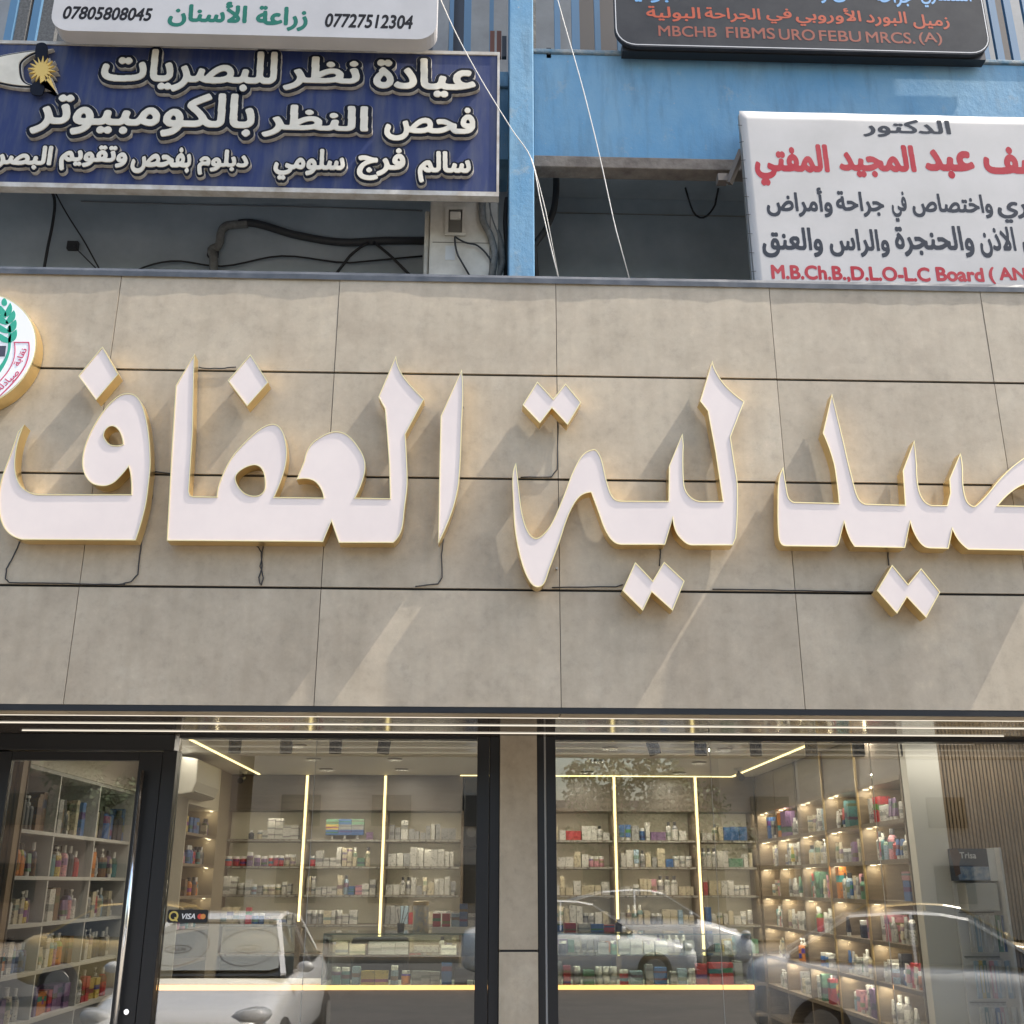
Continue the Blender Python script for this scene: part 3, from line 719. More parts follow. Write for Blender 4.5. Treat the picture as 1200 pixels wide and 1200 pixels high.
RD = mat('text_red', (.34,.028,.042), .7, spec=.1, ncol=(.38,.06,.07), nscale=4); GR = mat('text_slate', (.028,.034,.048), .7, spec=.15)
Yt = YN-.0012
word('grey_word', 'الدكتور', (1011,1114,140,161), Yt, .0004, GR, s4, 3.5)
for s, r_ in (('المفتي',(884.5,972,168,218)),('المجيد',(983,1073,169,208)),('عبد',(1084,1142,175,209)),('يوسف',(1153,1252,172,214))): word('red_word', s, r_, Yt, .0004, RD, s4, 5.2)
for s, r_ in (('وأمراض',(898,975,219,254)),('جراحة',(980,1036,224,254)),('في',(1045,1063,224,260)),('واختصاص',(1069,1163,227,255)),('استشاري',(1169,1285,229,262)),
              ('والعنق',(893,964,266,302)),('والراس',(972,1042,268,301)),('والحنجرة',(1049,1141,264,301)),('الاذن',(1148,1190,265,302)),('الانف',(1198,1250,267,302))): word('grey_word', s, r_, Yt, .0004, GR, s4, 3.8)
for s, r_ in (('M.B.Ch.B.,D.L.O-L.C',(904,1090,311.5,331)),('Board',(1097,1153,313,330)),('( AN',(1159,1203,313,333))): word('latin_line', s, r_, Yt, .0004, RD, s4, 4.0)

# ---- outdoor air conditioner, pipes and wires in the recess
YA = .42
ac = thing('outdoor_ac_unit', 'weathered cream outdoor air conditioner unit end-on beside the blue column under the blue sign', 'air conditioner', (-.15, YA, 4.3))
AW = mat('ac_cream', (.60,.56,.48), .5, ncol=(.42,.385,.32), nscale=5)
ax0, ax1 = at(503, 290, YA)[0], at(584, 290, YA)[0]; azt = at(530, 236, YA)[1]
B(ax0, ax1, YA, YA+.75, 4.3, azt).build('casing', AW, ac, bevel=.008)
B(ax0-.035, ax0-.004, YA+.03, YA+.70, 4.3, azt-.05).build('side_fin', AW, ac, bevel=.01)
hx0, hx1 = at(521, 290, YA)[0], at(545, 290, YA)[0]; hz1, hz0 = at(533, 243, YA)[1], at(533, 277, YA)[1]
hp = MB().box(hx0, hx1, YA-.012, YA-.001, hz1-.02, hz1).box(hx0, hx1, YA-.012, YA-.001, hz0, hz0+.02).box(hx0, hx0+.02, YA-.012, YA-.001, hz0+.021, hz1-.021).box(hx1-.02, hx1, YA-.012, YA-.001, hz0+.021, hz1-.021)
hp.build('handle_frame', AW, ac)
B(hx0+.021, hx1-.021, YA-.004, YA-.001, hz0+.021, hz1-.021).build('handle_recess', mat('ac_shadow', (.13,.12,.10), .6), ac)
B(hx0+.03, hx1-.03, YA-.03, YA-.005, hz1-.10, hz1-.05).build('handle_grip', AW, ac, bevel=.005)
zg = at(533, 284, YA)[1]; B(ax0+.02, ax1-.05, YA-.0025, YA-.0005, zg-.004, zg).build('panel_seam', MATS['ac_shadow'], ac); B(ax1-.055, ax1-.050, YA-.0025, YA-.0005, 4.3, azt-.01).build('panel_seam', MATS['ac_shadow'], ac)
lx0, lz1 = at(522, 288, YA); lx1, lz0 = at(533, 305, YA)
B(lx0, lx1, YA-.003, YA-.001, lz0, lz1).build('rating_label', mat('label_white', (.5,.5,.48), .5), ac)
def pipe(name, label, cat, pts, Y, r, m, grp=None):
    sp = smooth_path([(x, y, 0 < i < len(pts)-1) for i, (x, y) in enumerate(pts)]+[(pts[-1][0]+.01, pts[-1][1])], 5)[:-6] + [pts[-1]]
    P = [(at(x, y, Y)[0], Y, at(x, y, Y)[1]) for x, y in sp]
    return tag(MB().tube(P, r, 8).build(name, m, None, smooth=True, loc=P[0]), label, cat, grp)
PG = mat('pipe_wrap', (.20,.20,.19), .7, ncol=(.12,.12,.11), nscale=30)
DKP = mat('pipe_black', (.035,.037,.04), .6)
G2 = 'pipes in the recess under the blue sign'
pipe('pipe', 'black pipe run sagging across the grey recess wall to the air conditioner', 'pipe', [(280,262),(300,262),(345,275),(400,284),(450,282),(500,282)], .76, .026, DKP, G2)
pipe('pipe', 'grey wrapped elbow at the left end of the black pipe run', 'pipe', [(250,325),(250,300),(248,293),(256,288),(260,270),(268,264),(290,262)], .76, .028, PG, G2)
pipe('cable', 'thin black cable sloping down left from the black pipe', 'cable', [(432,284),(410,300),(393,322)], .74, .010, CABLE)
pipe('cable', 'thin black cable sloping down right from the black pipe', 'cable', [(438,284),(460,302),(482,324)], .74, .010, CABLE)
pipe('pipe_clip', 'small black clip holding the sagging pipe mid run', 'clip', [(435,270),(434,292)], .72, .014, CABLE)
pipe('pipe', 'grey insulated pipe nearest the air conditioner casing', 'pipe', [(566,232),(566,258),(574,275),(580,300),(576,326)], .40, .022, PG, G2)
pipe('pipe', 'grey insulated pipe bending behind the blue column', 'pipe', [(573,232),(576,255),(586,285),(588,310),(582,328)], .44, .022, PG, G2)
pipe('pipe', 'black hose hanging left of the blue column', 'pipe', [(594,232),(592,260),(594,300),(592,328)], .50, .014, DKP, G2)
pipe('pipe', 'thick black conduit hanging just right of the blue column', 'pipe', [(651,196),(650,240),(640,268),(626,290),(628,328)], .80, .022, DKP, G2)
pipe('cable', 'black wire drooping across the front of the air conditioner', 'cable', [(533,277),(545,284),(560,288),(575,305),(580,327)], .395, .006, CABLE)
pipe('cable', 'black wire falling from the handle of the air conditioner', 'cable', [(533,278),(537,300),(552,326)], .393, .006, CABLE)
pipe('cable', 'black cable crossing the left pier of the recess', 'cable', [(58,220),(64,235),(62,260),(56,290),(51,318)], .73, .010, CABLE)
pipe('cable', 'thin cable slanting down right across the recess wall near the left pier', 'cable', [(62,220),(78,250),(100,285),(118,318)], .73, .005, CABLE)
pipe('cable', 'short loose wire tail on the recess wall', 'cable', [(86,288),(98,300),(112,314)], .74, .004, CABLE)
pipe('cable', 'black cable looping low along the recess wall left of the air conditioner', 'cable', [(150,322),(200,306),(260,312),(330,300),(410,308),(495,300)], .77, .006, CABLE)
pipe('cable', 'grey cable clipped straight along the top of the recess wall', 'cable', [(95,236),(240,240),(380,243),(495,247)], .78, .005, mat('cable_grey', (.2,.21,.22), .6))
pipe('cable', 'black cable hanging in a loop inside the right recess near the bracket', 'cable', [(800,196),(806,230),(820,255),(838,240),(846,200)], 1.1, .007, CABLE)
for (px, py, lb) in ((250,297,'small junction box on the recess wall beside the wrapped elbow'), (86,289,'small socket box on the recess wall near the left pier')):
    x, z = at(px, py, .79); o = B(x-.035, x+.035, .765, .799, z-.03, z+.03).build('junction_box', DKP, None, bevel=.004, loc=(x,.79,z)); tag(o, lb, 'junction box')
WW = mat('white_wire', (.60,.57,.52), .6)
G3 = 'pale wires strung down the front of the building'
pipe('wire', 'pale wire running down across the blue sign corner and column', 'wire', [(505,-30),(530,30),(562,90),(600,152),(622,185),(634,240),(648,300),(655,328)], .05, .003, WW, G3)
pipe('wire', 'thinner pale wire beside the one at the blue column', 'wire', [(623,186),(640,250),(655,326)], .07, .0025, WW, G3)
pipe('wire', 'pale wire running down across the blue parapet into the recess', 'wire', [(648,-20),(662,30),(682,100),(702,180),(722,270),(738,328)], .10, .003, WW, G3)
br = thing('banner_bracket', 'grey steel bracket holding the banner frame under the blue parapet', 'bracket', (1.5, .2, 5.7))
bx, bz = at(858, 200, .2); MB().obox((bx-.02, .22, bz-.08), (bx+.06, .16, bz+.12), .04, .03).box(bx-.09, bx-.03, .2, .26, bz-.07, bz-.02).build('steel_arm', mat('bracket_rust', (.13,.11,.095), .8), br)

# ================================================================== SHOP FRONT
struct('shop_floor', B(-3.1, 3.7, .935, 6.2, -.10, 0.0), mat('floor_tile', (.34,.31,.27), .25))
struct('interior_ceiling', B(-3.1, 3.7, 1.03, 6.2, 2.56, 2.62), CEIL)
struct('interior_back_wall', B(-3.1, 3.7, 5.34, 5.45, 0, 2.56), CREAM)
struct('interior_side_wall', B(-3.15, -3.03, 1.02, 5.34, 0, 2.56), CREAM)
struct('interior_side_wall', B(3.6, 3.7, 1.02, 5.34, 0, 2.56), CREAM)
struct('facade_return', B(-5.6, -3.16, 1.0, 1.12, 0, 2.41), STONE)
struct('facade_return', B(3.71, 6.5, 1.0, 1.12, 0, 2.41), STONE)
pl = thing('stone_pillar', 'narrow stone clad pillar between the two shop windows', 'pillar', (.235, .93, 0))
B(.129, .341, .93, 1.10, 1.262, 2.41).build('stone_slab', STONE, pl); B(.129, .341, .93, 1.10, 0.0, 1.250).build('stone_slab', STONE, pl)
B(.135, .335, .94, 1.09, 1.2501, 1.2619).build('joint', GROOVE, pl)
# left window
def frame_bar(p, x0, x1, z0=0.0, z1=2.4095, y0=.945, y1=1.05): return B(x0, x1, y0, y1, z0, z1).build('mullion', BLACK, p, bevel=.003)
w1 = thing('shop_window', 'left shop window with black mullions, between the door and the stone pillar', 'window', (-.8, 1.0, 0), 'shop windows beside the pillar')
frame_bar(w1, -.002, .0685); frame_bar(w1, .0700, .1275, y0=.955)
B(-1.715, -.003, .955, 1.045, 2.392, 2.4095).build('top_channel', BLACK, w1)
for a, b in ((-1.714, -.935), (-.932, -.003)): B(a, b, .995, 1.003, .1, 2.391).build('pane', GLASS, w1)
B(-.9350, -.9321, .996, 1.002, .1, 2.391).build('pane_joint', mat('silicone', (.35,.35,.33), .4), w1)
w2 = thing('shop_window', 'right shop window of three tall panes, between the stone pillar and right edge', 'window', (2.0, 1.0, 0), 'shop windows beside the pillar')
frame_bar(w2, .3425, .3830, y0=.955); frame_bar(w2, .3940, .4500, y0=.948)
B(.3831, .3939, .962, 1.04, 0, 2.4095).build('seal_strip', mat('seal_grey', (.42,.41,.39), .5), w2)
B(.4501, 3.7, .955, 1.045, 2.392, 2.4095).build('top_channel', BLACK, w2)
e_ = [.451, at(840, 1030, 1.0)[0], at(1034, 1030, 1.0)[0], 3.70]
for a, b in zip(e_, e_[1:]): B(a+.0016, b-.0016, .995, 1.003, .1, 2.391).build('pane', GLASS, w2)
for a in e_[1:-1]: B(a-.0012, a+.0012, .996, 1.002, .1, 2.391).build('pane_joint', MATS['silicone'], w2)
# door
dr = thing('shop_door', 'black framed glass shop door with long pull handle at the left side', 'door', (-2.3, .95, 0))
B(-3.16, -1.735, .94, 1.05, 2.318, 2.4095).build('door_header', BLACK, dr, bevel=.003)
B(-1.793, -1.7155, .942, 1.05, 0, 2.3175).build('door_jamb', BLACK, dr, bevel=.003)
B(-1.930, -1.797, .952, 1.00, 0, 2.310).build('leaf_stile', BLACK, dr, bevel=.004)
B(-2.760, -2.648, .952, 1.00, 0, 2.310).build('leaf_stile', BLACK, dr, bevel=.004)
B(-2.6475, -1.9305, .953, .999, 2.262, 2.309).build('leaf_rail', BLACK, dr, bevel=.003)
B(-2.6475, -1.9305, .953, .999, .0, .10).build('leaf_rail', BLACK, dr, bevel=.003)
B(-3.16, -2.764, .942, 1.05, 0, 2.3175).build('door_jamb', BLACK, dr, bevel=.003)
B(-2.6475, -1.9305, .972, .980, .101, 2.261).build('pane', GLASS, dr)
hd = MB().tube([(-1.885, .905, 2.20), (-1.885, .905, .55)], .013, 10).build('pull_handle', CHROME, dr, smooth=True)
MB().tube([(-1.885, .905, 2.12), (-1.885, .952, 2.12)], .010, 8).build('handle_bracket', CHROME, hd); MB().tube([(-1.885, .905, .65), (-1.885, .952, .65)], .010, 8).build('handle_bracket', CHROME, hd)
MB().lathe((-1.845, .952, .955), [(.014,-.012),(.014,0)], 12, axis='y').build('lock_cylinder', CHROME, dr)
# payment sticker on the glass
stk = thing('payment_sticker', 'black payment sticker with gold ring and red and orange discs on left pane', 'sticker', (-1.58, .994, 1.4))
YK = .9925
sx0, sz1 = at(197, 1066, YK); sx1, sz0 = at(243, 1081.5, YK)
plate('sticker_base', [rbox(sx0, sx1, sz0, sz1, .012)], YK, .002, BLACK, stk)
qc = at(203.5, 1073.5, YK); QY = mat('sticker_gold', (.62,.48,.12), .5)
plate('gold_ring', [circ(qc, .026, 28), circ(qc, .017, 28)], YK-.0012, .001, QY, stk)
plate('ring_tail', [[(qc[0]+.004, qc[1]-.006), (qc[0]+.014, qc[1]-.006), (qc[0]+.026, qc[1]-.027), (qc[0]+.014, qc[1]-.027)]], YK-.0024, .001, QY, stk)
word('card_word', 'VISA', (213,229,1070.5,1077), YK-.0012, .001, mat('print_white', (.75,.75,.75), .5), stk, 2.4, shear=.2)
plate('red_disc', [circ(at(234.5, 1074, YK), .014, 20)], YK-.0012, .001, mat('disc_red', (.6,.06,.04), .5), stk)
plate('orange_disc', [circ(at(238, 1074, YK), .014, 20)], YK-.0024, .001, mat('disc_orange', (.65,.25,.06), .5), stk)

# spotlights just behind the glass
for i, px in enumerate((275, 335, 393, 451, 763, 821, 886, 951, 1006, 1063)):
    x = at(px, 880, 1.3)[0]; tl = R((0,0,0,7,-16,0,0,0,0,0)[i])
    wh = ('first','second','third','fourth')[i] + ' black ceiling spotlight from left behind the left window' if i < 4 else ('first','second','third','fourth','fifth','sixth')[i-4] + ' black ceiling spotlight from left behind the right window'
    t = thing('spotlight', wh, 'spotlight', (x, 1.3, 2.56), 'black cylinder spotlights along the window')
    o = MB().lathe((0,0,0), [(.036,-.10),(.038,-.098),(.038,.085),(.030,.09)], 16).build('lamp_can', mat('spot_black', (.008,.008,.009), .7, spec=.1), t)
    for v in o.data.vertices: v.co = v.co + Vector((x, 1.3, 2.56))*0 + Vector(t.location)   # local frame
    o.location = (0, 0, -.115); o.rotation_euler = (0, tl, 0)
    MB().lathe((x, 1.3, 2.56), [(.012,-.03),(.012,0)], 8).build('stem', MATS['spot_black'], t)
DLN = ['nearest one behind left window','left one of middle pair behind left window','right one of middle pair behind left window','left one of rear pair behind left window','right one of rear pair behind left window','front left one behind right window','middle left one behind right window','middle right one behind right window','front right one behind right window','rear right one behind right window','rear left one behind right window']
for i, (x, y) in enumerate(((-1.31,2.69),(-1.33,3.6),(-.67,3.57),(-1.34,4.43),(-.67,4.40),(.985,2.74),(.99,3.62),(1.84,3.71),(1.85,2.78),(1.83,4.58),(.99,4.55))):
    lb = 'recessed round ceiling light, ' + DLN[i]
    t = thing('downlight', lb, 'ceiling light', (x, y, 2.56), 'recessed round ceiling lights')
    MB().lathe((x, y, 2.56), [(.055,-.006),(.062,-.002),(.062,0)], 20).build('trim_ring', mat('ring_brown', (.13,.10,.07), .4), t)
    MB().lathe((x, y, 2.56), [(.040,-.0085),(.040,-.0062)], 16).build('lens', mat('lens_grey', (.45,.42,.36), .3), t)
led = thing('ceiling_light_strip', 'thin glowing strip running round the shop ceiling in a U', 'light strip', (0, 3, 2.55))
for (a, b) in (((-2.02,2.28),(-2.035,4.93)),):
    B(a[0]-.009, a[0]+.009, 2.2, 4.93, 2.552, 2.5595).build('light_line', LEDY, led)
B(2.385, 2.403, 2.2, 4.95, 2.552, 2.5595).build('light_line', LEDY, led)
B(-.16, 2.384, 4.94, 4.952, 2.552, 2.5595).build('light_line', LEDY, led)

# ================================================================== SHELVING
ZR = [2.24, 1.985, 1.75, 1.505, 1.255, 1.01, .77, .52, .27]
bs = thing('back_shelving', 'wood shelving along the whole back wall with lit vertical light strips', 'shelving', (0, 5.0, 0))
LX = [-1.58, -.855, 1.28, 2.045]
for (xa, xb) in ((-2.335, -.135), (.42, 2.600)):
    B(xa, xb, 4.985, 5.33, 2.241, 2.559).build('top_fascia', BROWN, bs)
    B(xa, xb, 5.325, 5.336, 0, 2.24).build('back_panel', CREAM, bs)
    for z in ZR[1:]: B(xa, xb, 5.0, 5.324, z-.022, z).build('shelf', SHELF, bs)
    for x in (xa-.001, xb+.001) : B(x-.012, x+.012, 4.99, 5.324, 0, 2.24).build('side_panel', SHELF, bs)
for i, x in enumerate(LX):
    B(x-.022, x+.022, 4.972, 5.320, .2, 2.555).build('divider', SHELF, bs)
    B(x-.0105, x+.0105, 4.958, 4.971, (1.33,1.08,1.06,1.10)[i]-.05, 2.552).build('light_strip', LEDY, bs)
# dark doorway hanging between the two shelf runs
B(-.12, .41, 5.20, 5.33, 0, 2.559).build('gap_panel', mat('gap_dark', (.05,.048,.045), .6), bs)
dk = thing('dark_speaker', 'black box speaker high on the back wall near the pillar', 'speaker', (-.06, 5.0, 1.9))
B(-.12, .02, 4.98, 5.19, 1.92, 2.40).build('cabinet', BLACK, dk, bevel=.01)
MB().lathe((-.05, 4.979, 2.05), [(.045,-.004),(.045,0)], 16, axis='y').build('cone', mat('cone_grey', (.08,.08,.08), .5), dk)
# plaster column and niches on the left side wall
lw_ = thing('side_niche_unit', 'narrow beige side wall unit with small lit display niches near the left back corner', 'shelving', (-2.4, 4.2, 0))
B(-3.02, -2.282, 3.50, 3.515, 0, 2.559).build('end_panel', CREAM, lw_)
B(-2.60, -2.59, 3.52, 4.55, 0, 2.559).build('back_panel', CREAM, lw_)
B(-2.60, -2.28, 4.56, 4.985, 0, 2.559).build('corner_column', mat('column_taupe', (.25,.215,.165), .6), lw_)
B(-2.589, -2.281, 3.52, 4.555, 2.20, 2.559).build('upper_panel', CREAM, lw_)
NZ = [2.20, 1.98, 1.755, 1.525, 1.395]
for z in ZR[1:] : B(-2.588, -2.28, 3.52, 4.555, z-.022, z).build('shelf', SHELF, lw_)
for z in (2.20, 1.963, 1.728, 1.483):
    B(-2.34, -2.32, 4.49, 4.52, z-.008, z-.001).build('puck_light', PUCK, lw_)
acu = thing('indoor_ac_unit', 'white wall air conditioner high on the left side wall near the door', 'air conditioner', (-2.28, 4, 2.3))
MB().add([(-2.275,3.1,2.23),(-2.16,3.1,2.25),(-2.13,3.1,2.33),(-2.135,3.1,2.50),(-2.275,3.1,2.52),(-2.275,3.85,2.23),(-2.16,3.85,2.25),(-2.13,3.85,2.33),(-2.135,3.85,2.50),(-2.275,3.85,2.52)],
         [(0,1,2,3,4),(9,8,7,6,5),(0,5,6,1),(1,6,7,2),(2,7,8,3),(3,8,9,4),(4,9,5,0)]).build('housing', mat('unit_cream', (.40,.385,.34), .5), acu, bevel=.01)
B(-2.155, -2.14, 3.15, 3.8, 2.258, 2.265).build('outlet_louvre', METAL, acu)
# left wall shelving seen through the door
DWH = mat('shelf_grey_white', (.50,.50,.49), .5)
du = thing('door_side_shelving', 'white cube shelving on the left wall seen through the glass door', 'shelving', (-2.85, 2.2, 0))
DZ = [2.28, 1.905, 1.64, 1.368, 1.09, .814, .54, .27]
DY = [1.345, 1.90, 2.68, 3.49]
B(-3.02, -3.0, 1.35, 3.49, 0, 2.28).build('back_panel', DWH, du)
B(-3.02, -2.70, 1.03, 3.49, 2.282, 2.559).build('bulkhead', CEIL, du)
for z in DZ: B(-2.999, -2.70, 1.345, 3.49, z-.022, z).build('shelf', DWH, du)
for j, y in enumerate(DY):
    for z0, z1 in zip(DZ[1:], DZ):
        B(-2.999, -2.702, y-.01, y+.01, z0+.0005, z1-.0225).build('divider', DWH, du)
sp_ = thing('slatted_panel', 'vertical wood slat panel just inside the door at the left edge', 'panel', (-2.78, 1.2, 0))
m_ = MB()
for i in range(9): m_.box(-2.99+i*.034, -2.99+i*.034+.022, 1.25, 1.33, 0, 2.4)
B(-3.0, -2.69, 1.3301, 1.342, 0, 2.4).build('backing', mat('slat_back', (.10,.075,.05), .7), sp_)
m_.build('slats', SLAT, sp_)['kind'] = 'stuff'
# right side wall cells
SY = [4.97, 4.32, 3.64, 2.91, 2.15, 1.36]
rs = thing('side_shelving', 'cream cube shelving on the right side wall, each cell lit by a tiny spot', 'shelving', (2.75, 3, 0))
B(2.90, 2.912, 1.36, 4.97, 0, 2.559).build('back_panel', CREAM, rs)
for z in ZR: B(2.602, 2.899, 1.36, 4.965, z-.025, z).build('shelf', SHELF, rs)
BRASS = mat('brass_trim', (.55,.42,.22), .3, .8)
for j, y in enumerate(SY):
    B(2.606, 2.899, y-.011, y+.011, 0, 2.559).build('divider', SHELF, rs)
    if j in (3, 4): B(2.594, 2.6055, y-.012, y+.012, 0, 2.559).build('brass_trim', BRASS, rs)
B(2.61, 2.62, 1.38, 4.95, 2.2405, 2.555).build('upper_door_panel', BROWN, rs)
for j in range(5):
    for z in ZR[:6]:
        if (j, z) == (0, ZR[5]): continue
        y = SY[j]-.035
        B(2.635, 2.665, y-.014, y+.014, z-.032, z-.0255).build('puck_light', PUCK, rs)
        L = bpy.data.lights.new('puck', 'POINT'); L.energy = .16; L.color = (1,.82,.52); L.shadow_soft_size = .012
        lo_ = bpy.data.objects.new('puck_lamp', L); col.objects.link(lo_); lo_.location = (2.68, y-.03, z-.055)
for z in (2.20, 1.963, 1.728, 1.483):
    L = bpy.data.lights.new('puck', 'POINT'); L.energy = .16; L.color = (1,.82,.52); L.shadow_soft_size = .012
    lo_ = bpy.data.objects.new('puck_lamp', L); col.objects.link(lo_); lo_.location = (-2.34, 4.47, z-.03)
for x, y in ((-1.4,2.69),(-1.4,3.6),(-.70,4.4),(1.04,2.74),(1.04,3.62),(1.93,3.71),(1.93,2.78),(2.75,1.85),(2.2,1.6),(1.93,4.58),(1.04,4.55),(-1.4,4.43),(-.7,3.57)):  # added fill light for the room, the round downlights are unlit
    L = bpy.data.lights.new('ceiling_fill', 'AREA'); L.shape = 'DISK'; L.size = .12; L.energy = 3.0; L.color = (1,.92,.78)
    lo_ = bpy.data.objects.new('ceiling_fill_lamp', L); col.objects.link(lo_); lo_.location = (x*.95, y, 2.545)

for (xa, xb) in ((-2.30, -1.62), (-1.54, -.90), (-.81, -.16), (.45, 1.24), (1.32, 2.0), (2.09, 2.58)):   # added unseen fill lights that brighten the back wall cells
    for z in ZR[0:5]:
        L = bpy.data.lights.new('shelf_fill', 'AREA'); L.shape = 'RECTANGLE'; L.size = xb-xa; L.size_y = .02; L.energy = .42; L.color = (1,.90,.70)
        lo_ = bpy.data.objects.new('shelf_fill_lamp', L); col.objects.link(lo_); lo_.location = ((xa+xb)/2, 5.03, z-.026); lo_.rotation_euler = (R(28), 0, 0)
for j in range(5):  # added fill in each right wall cell, no fitting there
    for z in ZR[0:6]:
        L = bpy.data.lights.new('cell_fill', 'AREA'); L.shape = 'RECTANGLE'; L.size = .02; L.size_y = SY[j]-SY[j+1]-.05; L.energy = .85; L.color = (1,.91,.72)
        lo_ = bpy.data.objects.new('cell_fill_lamp', L); col.objects.link(lo_); lo_.location = (2.63, (SY[j]+SY[j+1])/2, z-.028); lo_.rotation_euler = (0, R(-30), 0)
L = bpy.data.lights.new('door_bay_fill', 'AREA'); L.shape = 'RECTANGLE'; L.size = .1; L.size_y = 1.6; L.energy = 5.5; L.color = (1,.93,.82)  # added fill to brighten the shelves behind the door
lo_ = bpy.data.objects.new('door_bay_fill_lamp', L); col.objects.link(lo_); lo_.location = (-2.2, 2.3, 2.55); lo_.rotation_euler = (0, R(-20), 0)

for (xa, xb) in ((-1.02, -.03), (.46, 1.88)):  # added fill inside the showcase so the goods show
    L = bpy.data.lights.new('showcase_fill', 'AREA'); L.shape = 'RECTANGLE'; L.size = xb-xa; L.size_y = .02; L.energy = 1.1*(xb-xa); L.color = (1,.9,.72)
    lo_ = bpy.data.objects.new('showcase_fill_lamp', L); col.objects.link(lo_); lo_.location = ((xa+xb)/2, 2.54, 1.262); lo_.rotation_euler = (R(25), 0, 0)
L = bpy.data.lights.new('front_fill', 'AREA'); L.shape = 'RECTANGLE'; L.size = .9; L.size_y = .05; L.energy = 1.1; L.color = (1,.95,.86)  # added fill standing in for daylight on the right end wall
lo_ = bpy.data.objects.new('front_fill_lamp', L); col.objects.link(lo_); lo_.location = (2.95, 1.07, 2.38); lo_.rotation_euler = (R(20), 0, 0)
# white wall and slat wall on the right
struct('white_end_wall', B(2.612, 2.812, 1.25, 1.345, 0, 2.559), WHITEB)
sw = thing('slatted_wall', 'brown vertical slat wall behind the glass at the right edge', 'wall', (3.2, 1.3, 0))
B(2.814, 3.59, 1.35, 1.37, 0, 2.559).build('backing', MATS['slat_back'], sw)
m_ = MB()
for i in range(34): m_.box(2.818+i*.0227, 2.818+i*.0227+.0145, 1.315, 1.349, 0, 2.555)
m_.build('slats', SLAT, sw)['kind'] = 'stuff'

# ================================================================== COUNTERS
ct = thing('glass_counter', 'long shop counter with glass showcase top and glowing amber strip under it', 'counter', (.4, 2.8, 0))
B(-1.03, 1.89, 2.52, 3.02, 0, .925).build('counter_base', BROWN, ct)
B(-2.25, -1.035, 2.58, 3.02, 0, .925).build('counter_base', BROWN, ct)
B(-2.25, -1.035, 2.565, 2.579, .922, .952).build('light_strip', LEDO, ct)
B(-1.03, 1.89, 2.505, 2.519, .928, .956).build('light_strip', LEDO, ct)
B(-1.03, 1.89, 2.52, 3.02, .926, .95).build('counter_deck', WHITEB, ct)
B(-2.25, -1.035, 2.58, 3.02, .926, .96).build('counter_deck', WHITEB, ct)
B(-1.03, 1.89, 2.50, 3.02, 1.272, 1.280).build('glass_top', CGLASS, ct)
B(-1.03, 1.89, 2.506, 2.512, .957, 1.271).build('glass_front', CGLASS, ct)
B(-1.03, 1.89, 2.64, 3.00, 1.13, 1.136).build('glass_shelf', CGLASS, ct)
GE = mat('glass_edge', (.03,.12,.10), .3)
for x in (-1.03, -.012, .5, 1.886): B(x, x+.004, 2.513, 3.02, .957, 1.271).build('glass_partition', CGLASS, ct)
B(-1.03, 1.89, 2.4985, 2.4995, 1.2725, 1.2795).build('glass_edge', GE, ct)
for x in (-1.03, 1.887): B(x, x+.003, 2.500, 2.5055, .957, 1.271).build('glass_edge', GE, ct)
for x in (-.95, -.2, .95, 1.18, 1.6):
    MB().lathe((x, 2.498, 1.22), [(.011,-.004),(.011,0)], 10, axis='y').build('hinge_button', CHROME, ct)

